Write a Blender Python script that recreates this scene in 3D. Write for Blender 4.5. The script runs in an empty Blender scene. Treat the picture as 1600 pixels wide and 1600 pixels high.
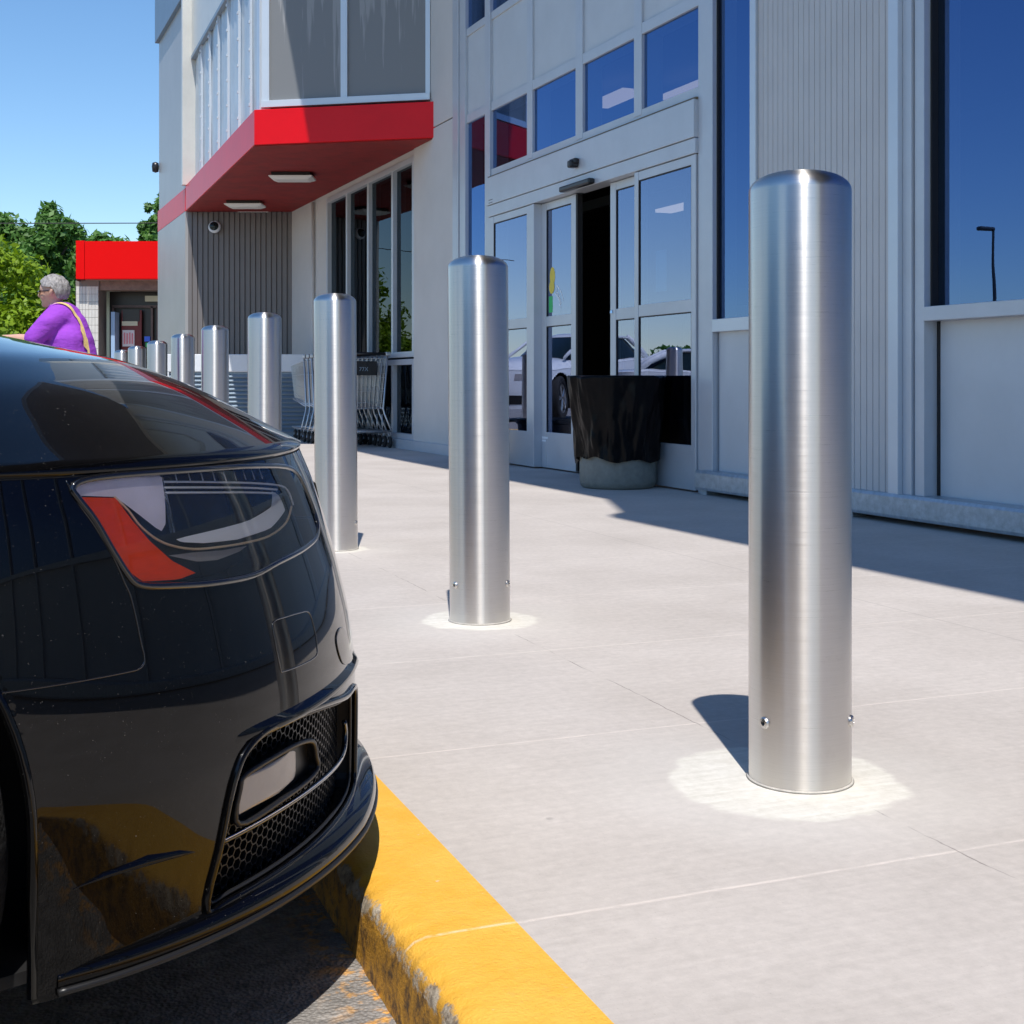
import bpy, math, random
import numpy as np
from mathutils import Vector, Matrix
random.seed(4)
R = math.radians
sc = bpy.context.scene
COL = sc.collection

# ---------------------------------------------------------------- camera, sky, sun, exposure
CAM_H = 0.707
cd = bpy.data.cameras.new("camera"); cam = bpy.data.objects.new("camera", cd); COL.objects.link(cam)
cam.location = (0, 0, CAM_H); cam.rotation_euler = (R(90), 0, 0)
cd.sensor_width = 36; cd.lens = 36 * 2037 / 1600; cd.shift_y = -203 / 1600
cd.clip_start = 0.05; cd.clip_end = 2000
sc.camera = cam
SUN_EL = 63.0
sun_h = Vector((0.055, -0.998, 0)).normalized()
w = bpy.data.worlds.new("World"); sc.world = w; w.use_nodes = True
nt = w.node_tree; nt.nodes.clear()
sky = nt.nodes.new("ShaderNodeTexSky"); sky.sky_type = 'NISHITA'; sky.sun_disc = False
sky.sun_elevation = R(SUN_EL); sky.sun_rotation = math.atan2(sun_h.x, sun_h.y)
sky.air_density = 1.0; sky.dust_density = 0.05; sky.ozone_density = 3.0; sky.altitude = 200
bg = nt.nodes.new("ShaderNodeBackground"); bg.inputs[1].default_value = 0.15
wo = nt.nodes.new("ShaderNodeOutputWorld")
hs = nt.nodes.new('ShaderNodeHueSaturation'); hs.inputs['Saturation'].default_value = 1.16; nt.links.new(sky.outputs[0], hs.inputs['Color']); nt.links.new(hs.outputs[0], bg.inputs[0]); nt.links.new(bg.outputs[0], wo.inputs[0])
sl = bpy.data.lights.new("sun", 'SUN'); sl.energy = 4.4; sl.angle = R(0.5); sl.color = (1.0, 0.955, 0.89)
so = bpy.data.objects.new("sun", sl); COL.objects.link(so)
sv = Vector((sun_h.x * math.cos(R(SUN_EL)), sun_h.y * math.cos(R(SUN_EL)), math.sin(R(SUN_EL))))
so.rotation_euler = sv.to_track_quat('Z', 'Y').to_euler(); so.location = sv * 30
sc.view_settings.view_transform = 'Standard'; sc.view_settings.look = 'None'
sc.view_settings.gamma = 1; sc.view_settings.exposure = 0.15
sc.render.engine = 'CYCLES'
try:
    sc.cycles.max_bounces = 8; sc.cycles.transparent_max_bounces = 12
    sc.cycles.sample_clamp_indirect = 6
except Exception: pass

# ---------------------------------------------------------------- materials
def NM(name):
    m = bpy.data.materials.new(name); m.use_nodes = True
    n = m.node_tree.nodes; b = n["Principled BSDF"]
    return m, m.node_tree, b
def mat(name, col, rough=0.5, metal=0.0, var=0.0, scale=6.0, bump=0.0, bscale=None, coat=0.0, spec=0.5, detail=6.0, dist=0.01, emit=None, stretch=None):
    m, t, b = NM(name)
    b.inputs["Roughness"].default_value = rough; b.inputs["Metallic"].default_value = metal
    b.inputs["Base Color"].default_value = (*col, 1); b.inputs["Specular IOR Level"].default_value = spec
    b.inputs["Coat Weight"].default_value = coat; b.inputs["Coat Roughness"].default_value = 0.02
    if emit: b.inputs["Emission Color"].default_value = (*emit[:3], 1); b.inputs["Emission Strength"].default_value = emit[3]
    if var or bump:
        tc = t.nodes.new("ShaderNodeTexCoord"); mp = t.nodes.new("ShaderNodeMapping")
        t.links.new(tc.outputs["Object"], mp.inputs[0])
        if stretch: mp.inputs["Scale"].default_value = stretch
    if var:
        n = t.nodes.new("ShaderNodeTexNoise"); n.inputs["Scale"].default_value = scale; n.inputs["Detail"].default_value = detail
        n.inputs["Roughness"].default_value = 0.65
        t.links.new(mp.outputs[0], n.inputs[0])
        r = t.nodes.new("ShaderNodeMapRange"); r.inputs[1].default_value = 0.3; r.inputs[2].default_value = 0.7
        r.inputs[3].default_value = 1 - var; r.inputs[4].default_value = 1 + var
        t.links.new(n.outputs[0], r.inputs[0])
        mx = t.nodes.new("ShaderNodeMix"); mx.data_type = 'RGBA'; mx.blend_type = 'MULTIPLY'; mx.inputs[0].default_value = 1
        mx.inputs[6].default_value = (*col, 1); t.links.new(r.outputs[0], mx.inputs[7]); t.links.new(mx.outputs[2], b.inputs["Base Color"])
    if bump:
        n2 = t.nodes.new("ShaderNodeTexNoise"); n2.inputs["Scale"].default_value = bscale or scale; n2.inputs["Detail"].default_value = 5
        t.links.new(mp.outputs[0], n2.inputs[0])
        bp = t.nodes.new("ShaderNodeBump"); bp.inputs["Strength"].default_value = bump; bp.inputs["Distance"].default_value = dist
        t.links.new(n2.outputs[0], bp.inputs["Height"]); t.links.new(bp.outputs[0], b.inputs["Normal"])
    return m
class G:  # tiny node-graph helper
    def __init__(s, t): s.t = t
    def n(s, k, **kw):
        x = s.t.nodes.new(k)
        for a, v in kw.items(): setattr(x, a, v)
        return x
    def L(s, a, b): s.t.links.new(a, b)
    def math(s, op, a, b=None, c=None, clamp=False):
        x = s.n("ShaderNodeMath", operation=op); x.use_clamp = clamp
        for i, v in enumerate((a, b, c)):
            if v is None: continue
            if isinstance(v, (int, float)): x.inputs[i].default_value = v
            else: s.L(v, x.inputs[i])
        return x.outputs[0]
    def noise(s, vec, scale, detail=5, rough=0.6, dist=0.0):
        x = s.n("ShaderNodeTexNoise"); x.inputs["Scale"].default_value = scale; x.inputs["Detail"].default_value = detail
        x.inputs["Roughness"].default_value = rough; x.inputs["Distortion"].default_value = dist
        s.L(vec, x.inputs[0]); return x.outputs[0]
    def rng(s, v, a, b, c=0.0, d=1.0, smooth=False):
        x = s.n("ShaderNodeMapRange"); x.interpolation_type = 'SMOOTHSTEP' if smooth else 'LINEAR'
        s.L(v, x.inputs[0])
        for i, k in enumerate((a, b, c, d)): x.inputs[i + 1].default_value = k
        return x.outputs[0]
    def mix(s, f, a, b, mode='MIX'):
        x = s.n("ShaderNodeMix"); x.data_type = 'RGBA'; x.blend_type = mode
        if isinstance(f, (int, float)): x.inputs[0].default_value = f
        else: s.L(f, x.inputs[0])
        for i, v in ((6, a), (7, b)):
            if isinstance(v, tuple): x.inputs[i].default_value = (*v, 1)
            else: s.L(v, x.inputs[i])
        return x.outputs[2]

BOLL_C = [1.979, 3.644, 5.418, 7.031, 8.77, 10.40, 12.17, 14.06, 15.8, 17.5]
def concrete_mat():
    m, t, b = NM("concrete_pavement"); g = G(t)
    tc = g.n("ShaderNodeTexCoord"); P = tc.outputs["Object"]
    sp = g.n("ShaderNodeSeparateXYZ"); g.L(P, sp.inputs[0]); x, y = sp.outputs[0], sp.outputs[1]
    big = g.noise(P, 1.6, 5, 0.6); fine = g.noise(P, 45, 6, 0.7); grit = g.noise(P, 260, 3, 0.7)
    mp = g.n("ShaderNodeMapping"); mp.inputs["Scale"].default_value = (1.2, 14, 1); g.L(P, mp.inputs[0])
    brm = g.noise(mp.outputs[0], 5, 5, 0.65)
    c = g.mix(g.rng(big, 0.3, 0.7), (0.45, 0.405, 0.368), (0.545, 0.495, 0.455))
    c = g.mix(1, c, g.rng(fine, 0.3, 0.7, 0.91, 1.08), 'MULTIPLY')
    c = g.mix(1, c, g.rng(brm, 0.3, 0.7, 0.95, 1.04), 'MULTIPLY')
    spk = g.rng(grit, 0.62, 0.72, 0, 0.35); c = g.mix(spk, c, (0.22, 0.19, 0.17))
    st = g.rng(g.noise(P, 9, 4, 0.7), 0.66, 0.76, 0, 0.25); c = g.mix(st, c, (0.36, 0.32, 0.29))
    vs = g.n("ShaderNodeTexVoronoi"); vs.inputs["Scale"].default_value = 3.2; g.L(P, vs.inputs[0])
    sp1 = g.math('MULTIPLY', g.rng(g.math('ADD', vs.outputs[0], g.math('MULTIPLY', fine, 0.03)), 0.035, 0.05, 1, 0), g.rng(g.noise(P, 1.7, 2), 0.5, 0.56))
    c = g.mix(g.math('MULTIPLY', sp1, 0.45), c, (0.20, 0.18, 0.17))
    mp2 = g.n("ShaderNodeMapping"); mp2.inputs["Rotation"].default_value = (0, 0, R(28)); mp2.inputs["Scale"].default_value = (1.2, 22, 1); g.L(P, mp2.inputs[0])
    scr = g.rng(g.noise(mp2.outputs[0], 2.0, 6, 0.8), 0.64, 0.70, 0, 0.16); c = g.mix(scr, c, (0.30, 0.27, 0.25))
    wob = g.math('MULTIPLY', g.math('SUBTRACT', g.noise(P, 7, 4, 0.7), 0.5), 0.02)
    # sawn joints across the pavement every 0.79 m, and the long joint through the bollards
    yy = g.math('ADD', y, g.math('MULTIPLY', wob, 0.35))
    fr = g.math('ABSOLUTE', g.math('SUBTRACT', g.math('FRACT', g.math('DIVIDE', g.math('ADD', yy, 10 * 0.79 - 1.583 + 0.395), 0.79)), 0.5))
    j1 = g.rng(g.math('ADD', g.math('MULTIPLY', fr, 0.79), g.math('MULTIPLY', g.math('SUBTRACT', fine, 0.5), 0.008)), 0.0008, 0.0060, 1, 0)
    brk = g.rng(g.noise(P, 11, 5, 0.75), 0.38, 0.58, 0.25, 1)
    j1 = g.math('MULTIPLY', j1, brk)
    far = g.rng(y, 2, 7, 1, 0.35)
    c = g.mix(g.math('MULTIPLY', g.math('MULTIPLY', j1, 0.7), far), c, (0.70, 0.62, 0.56))
    d2 = g.math('ABSOLUTE', g.math('SUBTRACT', g.math('ADD', x, wob), 1.345))
    j2 = g.math('MULTIPLY', g.rng(d2, 0.0008, 0.0022, 1, 0), g.rng(g.noise(P, 5, 3), 0.42, 0.56))
    c = g.mix(g.math('MULTIPLY', j2, 0.7), c, (0.16, 0.14, 0.13))
    d3 = g.math('ABSOLUTE', g.math('SUBTRACT', x, 2.6))
    c = g.mix(g.math('MULTIPLY', g.rng(d3, 0.001, 0.004, 1, 0), 0.35), c, (0.2, 0.18, 0.17))
    # pale cement haze left round each bollard when it was set
    edge = g.math('MULTIPLY', g.math('SUBTRACT', g.noise(P, 6, 5, 0.65), 0.5), 0.10)
    edge = g.math('ADD', edge, g.math('MULTIPLY', g.math('SUBTRACT', g.noise(P, 45, 4, 0.75), 0.5), 0.022))
    tot = None; halo = None
    for k, yc in enumerate(BOLL_C[:6]):
        ex = g.math('SUBTRACT', x, 1.33 - (0.035 if k == 0 else 0.005)); ey = g.math('SUBTRACT', y, yc)
        r = g.math('ADD', g.math('SQRT', g.math('ADD', g.math('POWER', ex, 2), g.math('POWER', ey, 2))), edge)
        rad = (0.215, 0.175, 0.15, 0.14, 0.13, 0.13)[k]
        a = g.rng(r, rad - 0.016, rad + 0.005, 1, 0, True); h = g.rng(r, rad, rad + 0.25, 0.22, 0, True)
        tot = a if tot is None else g.math('MAXIMUM', tot, a); halo = h if halo is None else g.math('MAXIMUM', halo, h)
    c = g.mix(halo, c, (0.60, 0.585, 0.55))
    c = g.mix(g.math('MULTIPLY', tot, 0.96), c, g.mix(g.rng(g.math('ADD', g.math('MULTIPLY', fine, 0.5), g.math('MULTIPLY', brm, 0.5)), 0.38, 0.6), (0.56, 0.53, 0.465), (0.69, 0.66, 0.60)))
    g.L(c, b.inputs["Base Color"]); b.inputs["Roughness"].default_value = 0.85; b.inputs["Specular IOR Level"].default_value = 0.25
    h = g.math('ADD', g.math('MULTIPLY', grit, 0.5), g.math('ADD', g.math('MULTIPLY', j1, -1.5), g.math('MULTIPLY', brm, 0.8)))
    bp = g.n("ShaderNodeBump"); bp.inputs["Strength"].default_value = 0.35; bp.inputs["Distance"].default_value = 0.002
    g.L(h, bp.inputs["Height"]); g.L(bp.outputs[0], b.inputs["Normal"])
    return m
def kerb_mat():
    m, t, b = NM("yellow_kerb_paint"); g = G(t)
    tc = g.n("ShaderNodeTexCoord"); P = tc.outputs["Object"]
    sp = g.n("ShaderNodeSeparateXYZ"); g.L(P, sp.inputs[0]); x, y, z = sp.outputs
    fine = g.noise(P, 40, 6, 0.75); mid = g.noise(P, 12, 6, 0.7); grit = g.noise(P, 220, 3)
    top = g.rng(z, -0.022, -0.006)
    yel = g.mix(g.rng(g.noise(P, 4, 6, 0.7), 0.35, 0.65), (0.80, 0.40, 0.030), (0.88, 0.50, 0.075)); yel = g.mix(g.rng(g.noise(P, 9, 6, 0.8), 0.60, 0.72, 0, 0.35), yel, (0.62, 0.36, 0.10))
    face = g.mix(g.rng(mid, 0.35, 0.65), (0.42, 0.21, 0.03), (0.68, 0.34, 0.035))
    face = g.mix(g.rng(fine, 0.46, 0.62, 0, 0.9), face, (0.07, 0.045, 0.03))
    yel = g.mix(g.rng(grit, 0.68, 0.74, 0, 0.3), yel, (0.70, 0.45, 0.2))
    yel = g.mix(g.rng(g.noise(P, 30, 5, 0.7), 0.67, 0.71, 0, 0.7), yel, (0.80, 0.62, 0.45))
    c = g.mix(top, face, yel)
    # chipped arris
    band = g.math('MULTIPLY', g.rng(x, 0.476, 0.495, 1, 0), g.rng(z, -0.055, -0.025))
    wave = g.noise(P, 18, 6, 0.75)
    chip = g.rng(g.math('ADD', g.math('MULTIPLY', band, 0.36), g.math('MULTIPLY', wave, 0.85)), 0.73, 0.79)
    con = g.mix(g.rng(fine, 0.35, 0.6), (0.14, 0.10, 0.07), (0.55, 0.47, 0.36))
    c = g.mix(g.math('MULTIPLY', chip, g.rng(band, 0.02, 0.2)), c, con)
    # joint showing through the paint
    fr = g.math('ABSOLUTE', g.math('SUBTRACT', g.math('FRACT', g.math('DIVIDE', g.math('ADD', y, 10 * 0.79 - 1.583 + 0.395), 0.79)), 0.5))
    j = g.math('MULTIPLY', g.rng(g.math('MULTIPLY', fr, 0.79), 0.001, 0.005, 1, 0), g.rng(g.noise(P, 25, 3), 0.4, 0.55))
    c = g.mix(g.math('MULTIPLY', g.math('MULTIPLY', j, 0.7), top), c, (0.90, 0.72, 0.45))
    g.L(c, b.inputs["Base Color"]); b.inputs["Roughness"].default_value = 0.6
    bp = g.n("ShaderNodeBump"); bp.inputs["Strength"].default_value = 0.9; bp.inputs["Distance"].default_value = 0.005
    g.L(g.math('ADD', fine, g.math('MULTIPLY', grit, 0.4)), bp.inputs["Height"]); g.L(bp.outputs[0], b.inputs["Normal"])
    return m
def asphalt_mat():
    m, t, b = NM("asphalt"); g = G(t)
    tc = g.n("ShaderNodeTexCoord"); P = tc.outputs["Object"]
    sp = g.n("ShaderNodeSeparateXYZ"); g.L(P, sp.inputs[0]); x = sp.outputs[0]
    vor = g.n("ShaderNodeTexVoronoi"); vor.inputs["Scale"].default_value = 170; g.L(P, vor.inputs[0])
    c = g.mix(g.rng(g.noise(P, 25, 5), 0.3, 0.7), (0.14, 0.13, 0.12), (0.32, 0.30, 0.28))
    c = g.mix(g.rng(vor.outputs[0], 0.0, 0.6, 0.55, 0), c, (0.40, 0.37, 0.34))
    mp = g.n("ShaderNodeMapping"); mp.inputs["Rotation"].default_value = (0, 0, R(35)); mp.inputs["Scale"].default_value = (2, 9, 1); g.L(P, mp.inputs[0])
    c = g.mix(g.rng(g.noise(mp.outputs[0], 3, 6, 0.7), 0.55, 0.68, 0, 0.5), c, (0.55, 0.50, 0.45))
    near = g.rng(x, 0.38, 0.46)
    c = g.mix(g.math('MULTIPLY', near, g.rng(g.noise(P, 30, 5), 0.5, 0.6, 0, 0.8)), c, (0.85, 0.40, 0.04))
    g.L(c, b.inputs["Base Color"]); b.inputs["Roughness"].default_value = 0.85
    bp = g.n("ShaderNodeBump"); bp.inputs["Strength"].default_value = 0.8; bp.inputs["Distance"].default_value = 0.006
    g.L(g.math('ADD', vor.outputs[0], g.noise(P, 25, 5)), bp.inputs["Height"]); g.L(bp.outputs[0], b.inputs["Normal"])
    return m
def steel_mat():
    m, t, b = NM("brushed_stainless_steel"); g = G(t)
    tc = g.n("ShaderNodeTexCoord"); P = tc.outputs["Object"]
    oi = g.n("ShaderNodeObjectInfo"); ad = g.n("ShaderNodeVectorMath", operation='ADD')
    g.L(P, ad.inputs[0]); g.L(oi.outputs["Random"], ad.inputs[1])
    mp = g.n("ShaderNodeMapping"); mp.inputs["Scale"].default_value = (1.5, 1.5, 160); g.L(ad.outputs[0], mp.inputs[0])
    n1 = g.noise(mp.outputs[0], 6, 5, 0.7)
    c = g.mix(g.rng(n1, 0.3, 0.7), (0.64, 0.615, 0.585), (0.71, 0.685, 0.655))
    sm = g.noise(P, 14, 4); c = g.mix(g.rng(sm, 0.62, 0.72, 0, 0.12), c, (0.4, 0.36, 0.33))
    g.L(c, b.inputs["Base Color"]); b.inputs["Metallic"].default_value = 1
    g.L(g.rng(n1, 0.3, 0.7, 0.27, 0.33), b.inputs["Roughness"])
    b.inputs["Anisotropic"].default_value = 0.92; b.inputs["Anisotropic Rotation"].default_value = 0.25
    tg = g.n("ShaderNodeTangent"); tg.direction_type = 'RADIAL'; tg.axis = 'Z'; g.L(tg.outputs[0], b.inputs["Tangent"])
    bp = g.n("ShaderNodeBump"); bp.inputs["Strength"].default_value = 0.02; bp.inputs["Distance"].default_value = 0.0002
    g.L(n1, bp.inputs["Height"]); g.L(bp.outputs[0], b.inputs["Normal"])
    return m
def glass_mat(name, tint, refl, fac, rough=0.0, haze=0.0):
    m, t, b = NM(name); g = G(t); t.nodes.remove(b)
    out = t.nodes["Material Output"]
    tr = g.n("ShaderNodeBsdfTransparent"); tr.inputs[0].default_value = (*tint, 1)
    gl = g.n("ShaderNodeBsdfGlossy"); gl.inputs["Color"].default_value = (*refl, 1); gl.inputs["Roughness"].default_value = rough
    fr = g.n("ShaderNodeFresnel"); fr.inputs[0].default_value = 1.5
    f = g.math('ADD', g.math('MULTIPLY', fr.outputs[0], 0.9), fac, clamp=True)
    if not haze:   # the inner face of a pane only transmits
        ge = g.n("ShaderNodeNewGeometry"); f = g.math('MULTIPLY', f, g.math('SUBTRACT', 1.0, ge.outputs["Backfacing"]))
    mx = g.n("ShaderNodeMixShader"); g.L(f, mx.inputs[0]); g.L(tr.outputs[0], mx.inputs[1]); g.L(gl.outputs[0], mx.inputs[2])
    tc = g.n("ShaderNodeTexCoord"); nz = g.noise(tc.outputs["Object"], 1.1, 2)
    bp = g.n("ShaderNodeBump"); bp.inputs["Strength"].default_value = 0.04; bp.inputs["Distance"].default_value = 0.02
    g.L(nz, bp.inputs["Height"]); g.L(bp.outputs[0], gl.inputs["Normal"])
    if haze:
        df = g.n("ShaderNodeBsdfDiffuse"); df.inputs[0].default_value = (0.75, 0.82, 0.9, 1); m2 = g.n("ShaderNodeMixShader"); m2.inputs[0].default_value = haze
        g.L(mx.outputs[0], m2.inputs[1]); g.L(df.outputs[0], m2.inputs[2]); g.L(m2.outputs[0], out.inputs[0]); return m
    g.L(mx.outputs[0], out.inputs[0]); return m
def paint_mat(name, col, dust=0.25, rough=0.25):
    m, t, b = NM(name); g = G(t)
    tc = g.n("ShaderNodeTexCoord"); P = tc.outputs["Object"]
    fine = g.noise(P, 330, 2, 0.6); big = g.noise(P, 14, 3)
    fl = g.math('MULTIPLY', g.rng(fine, 0.70, 0.76), g.rng(big, 0.40, 0.62))
    flecks = g.math('MULTIPLY', fl, dust)
    c = g.mix(flecks, col, (0.45, 0.42, 0.38)); g.L(c, b.inputs["Base Color"])
    b.inputs["Roughness"].default_value = rough; b.inputs["Coat Weight"].default_value = 1.0
    g.L(g.math('ADD', g.math('MULTIPLY', flecks, 0.8), 0.012), b.inputs["Coat Roughness"])
    b.inputs["Coat IOR"].default_value = 1.36; b.inputs["Specular IOR Level"].default_value = 0.05
    return m
def stained_panel():
    m, t, b = NM("stained_grey_metal_panel"); g = G(t)
    tc = g.n("ShaderNodeTexCoord"); P = tc.outputs["Object"]
    mp = g.n("ShaderNodeMapping"); mp.inputs["Scale"].default_value = (7, 7, 0.35); g.L(P, mp.inputs[0])
    sp = g.n("ShaderNodeSeparateXYZ"); g.L(P, sp.inputs[0])
    n1 = g.noise(mp.outputs[0], 1.4, 4, 0.65)
    v = g.math('ADD', n1, g.rng(sp.outputs[2], 3.6, 5.4, -0.12, 0.16))
    c = g.mix(g.rng(v, 0.54, 0.58, 0, 0.6), (0.20, 0.205, 0.21), (0.36, 0.36, 0.36))
    g.L(c, b.inputs["Base Color"]); b.inputs["Roughness"].default_value = 0.45
    return m

M = dict(
    concrete=concrete_mat(), kerb=kerb_mat(), asphalt=asphalt_mat(), steel=steel_mat(),
    bolt=mat("bolt_steel", (0.62, 0.6, 0.58), 0.3, 1.0), boltdark=mat("bolt_socket", (0.03, 0.03, 0.03), 0.6),
    frame=mat("pale_aluminium_frame", (0.52, 0.55, 0.59), 0.38, 0.25, 0.05, 3, 0.05, 30),
    frame_b=mat("bright_frame_trim", (0.60, 0.65, 0.70), 0.32, 0.25, 0.03, 3),
    panel=mat("pale_grey_panel", (0.53, 0.56, 0.585), 0.42, 0.1, 0.05, 2.0, 0.08, 260, dist=0.002),
    wall=mat("textured_beige_wall", (0.57, 0.55, 0.52), 0.75, 0, 0.05, 1.5, 0.25, 120, dist=0.004),
    ribbed=mat("ribbed_cream_cladding", (0.53, 0.52, 0.515), 0.5, 0.1, 0.04, 3, 0.06, 200, dist=0.002),
    ribgrey=mat("ribbed_grey_cladding", (0.17, 0.155, 0.15), 0.5, 0.1, 0.06, 2, 0.05, 60),
    wing=mat("smooth_grey_cladding", (0.42, 0.42, 0.42), 0.4, 0.2, 0.05, 2),
    bandblue=mat("blue_grey_parapet", (0.18, 0.27, 0.38), 0.5, 0.2, 0.05, 4),
    poly=mat("translucent_corrugated_sheet", (0.50, 0.56, 0.60), 0.3, 0.1, 0.12, 1.6, 0.25, 2.2, dist=0.03),
    cream=mat("cream_metal_sheet", (0.66, 0.65, 0.60), 0.35, 0.2, 0.06, 3),
    stained=stained_panel(),
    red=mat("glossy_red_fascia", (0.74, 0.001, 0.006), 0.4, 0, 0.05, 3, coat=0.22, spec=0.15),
    redsign=mat("bright_red_sign", (0.80, 0.002, 0.002), 0.5, 0, 0.02, 3, spec=0.12),
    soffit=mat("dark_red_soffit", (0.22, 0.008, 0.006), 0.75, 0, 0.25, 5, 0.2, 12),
    galv=mat("galvanised_channel", (0.42, 0.47, 0.52), 0.42, 0.55, 0.22, 22, 0.1, 60),
    dark=mat("dark_rubber", (0.012, 0.012, 0.013), 0.6), black=mat("black_plastic", (0.012, 0.012, 0.014), 0.32),
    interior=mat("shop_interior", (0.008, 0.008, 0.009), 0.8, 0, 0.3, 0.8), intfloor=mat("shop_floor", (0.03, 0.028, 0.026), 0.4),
    lamp=mat("fluorescent_lamp", (0.8, 0.8, 0.8), 0.5, emit=(1, 0.74, 0.60, 1.2)),
    lens=mat("soffit_light_lens", (0.75, 0.74, 0.70), 0.4),
    glass=glass_mat("blue_tinted_glazing", (0.58, 0.66, 0.70), (0.20, 0.33, 0.64), 0.46),
    glassdoor=glass_mat("door_glazing", (0.58, 0.64, 0.68), (0.50, 0.58, 0.84), 0.40),
    glassdark=glass_mat("dark_glazing", (0.20, 0.27, 0.29), (0.40, 0.46, 0.52), 0.04),
    glasslamp=glass_mat("clear_lamp_cover", (0.97, 0.97, 0.97), (0.9, 0.92, 0.95), 0.0, 0.01, 0.006),
    concrete2=mat("rough_cast_concrete", (0.19, 0.20, 0.18), 0.85, 0, 0.15, 20, 0.5, 60, dist=0.006),
    bag=mat("black_bin_bag", (0.004, 0.004, 0.005), 0.28, 0, 0, 3, 0.3, 9, spec=0.10, dist=0.03),
    cart=mat("zinc_plated_wire", (0.50, 0.52, 0.54), 0.35, 0.7), louvre=mat("blue_grey_louvre", (0.24, 0.31, 0.38), 0.45, 0.2),
    whitemetal=mat("white_painted_metal", (0.72, 0.74, 0.76), 0.4, 0, 0.04, 4),
    paint=paint_mat("black_car_paint", (0.0015, 0.0015, 0.0018), 0.32), whitepaint=paint_mat("white_car_paint", (0.78, 0.78, 0.76), 0.1),
    blackgloss=mat("gloss_black_trim", (0.006, 0.006, 0.007), 0.12, coat=1.0), blacksatin=mat("satin_black_trim", (0.012, 0.012, 0.013), 0.38),
    tyre=mat("dusty_tyre_rubber", (0.018, 0.017, 0.016), 0.85, 0, 0.4, 40, 0.6, 90), rim=mat("silver_alloy", (0.55, 0.54, 0.52), 0.3, 0.9),
    chrome=mat("chrome", (0.75, 0.75, 0.77), 0.10, 1.0), lavender=mat("grey_reflector_housing", (0.86, 0.80, 0.88), 0.28, 0.0, 0.12, 9),
    amber=mat("orange_side_reflector", (1.0, 0.075, 0.001), 0.5, 0, 0.10, 60, 0.25, 260, coat=0.0, spec=0.1, dist=0.002, stretch=(1, 1, 5)),
    led=mat("white_light_guide", (0.92, 0.92, 0.95), 0.3, 0.0), gold=mat("pale_gold_edge", (0.85, 0.62, 0.40), 0.3, 0.3),
    foglens=mat("grey_radar_cover", (0.42, 0.39, 0.37), 0.22, 0.2, 0.12, 12), lampback=mat("lamp_bucket", (0.035, 0.040, 0.048), 0.22),
    carglass=mat("dark_car_glass", (0.01, 0.02, 0.02), 0.02, 0, spec=0.4),
    skin=mat("skin", (0.62, 0.36, 0.26), 0.5, 0, 0.08, 12), shirt=mat("purple_jersey", (0.32, 0.055, 0.55), 0.85, 0, 0.10, 16, 0.7, 5, dist=0.04, stretch=(1, 1, 2.0)),
    trousers=mat("dark_trousers", (0.04, 0.04, 0.06), 0.8), hair=mat("short_grey_hair", (0.30, 0.28, 0.27), 0.6, 0, 0.55, 55, 0.8, 80, stretch=(1, 1, 0.35)),
    strap=mat("yellow_bag_strap", (0.70, 0.50, 0.20), 0.7, 0, 0.15, 60), shoe=mat("shoe_leather", (0.05, 0.04, 0.035), 0.6),
    bark=mat("bark", (0.10, 0.075, 0.05), 0.9, 0, 0.3, 10), grass=mat("grassy_ground", (0.08, 0.12, 0.035), 0.95, 0, 0.3, 0.6),
    tile=mat("white_block_wall", (0.66, 0.63, 0.58), 0.7, 0, 0.08, 8), grout=mat("block_joint", (0.22, 0.19, 0.17), 0.9),
    brown=mat("brown_metal_side", (0.13, 0.085, 0.075), 0.6, 0, 0.3, 4), darkbrown=mat("dark_shopfront", (0.020, 0.013, 0.012), 0.35),
    darkred=mat("dark_red_door", (0.16, 0.008, 0.008), 0.4), paper=mat("white_paper", (0.75, 0.68, 0.68), 0.7), pink=mat("pink_print", (0.75, 0.25, 0.28), 0.7),
    cream2=mat("cream_sign", (0.62, 0.58, 0.42), 0.6), blue=mat("blue_label", (0.05, 0.15, 0.75), 0.5), green=mat("green_label", (0.03, 0.45, 0.12), 0.5),
    bluewhite=mat("pale_blue_door_edge", (0.35, 0.50, 0.72), 0.4), yellowst=mat("yellow_sticker", (0.70, 0.55, 0.06), 0.5), white=mat("white_sticker", (0.8, 0.85, 0.9), 0.5),
    cyan=mat("light_blue_poster", (0.10, 0.42, 0.62), 0.6), wire=mat("cable_black", (0.02, 0.02, 0.02), 0.6), steelpole=mat("dark_pole", (0.05, 0.05, 0.055), 0.5, 0.3),
)
def leaf_mat(name, a, b_):
    m, t, b = NM(name); g = G(t)
    oi = g.n("ShaderNodeTexCoord"); n = g.noise(oi.outputs["Object"], 2.2, 4, 0.7)
    g.L(g.mix(g.rng(n, 0.3, 0.7), a, b_), b.inputs["Base Color"]); b.inputs["Roughness"].default_value = 0.55
    b.inputs["Transmission Weight"].default_value = 0.0
    tl = g.n("ShaderNodeBsdfTranslucent"); g.L(g.mix(0.5, a, b_), tl.inputs[0])
    mx = g.n("ShaderNodeMixShader"); mx.inputs[0].default_value = 0.35
    out = t.nodes["Material Output"]; g.L(b.outputs[0], mx.inputs[1]); g.L(tl.outputs[0], mx.inputs[2]); g.L(mx.outputs[0], out.inputs[0])
    return m
M['leafdark'] = leaf_mat("dark_green_leaves", (0.05, 0.14, 0.025), (0.15, 0.31, 0.055))
M['leafbright'] = leaf_mat("bright_green_leaves", (0.14, 0.25, 0.006), (0.32, 0.46, 0.015))

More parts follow.
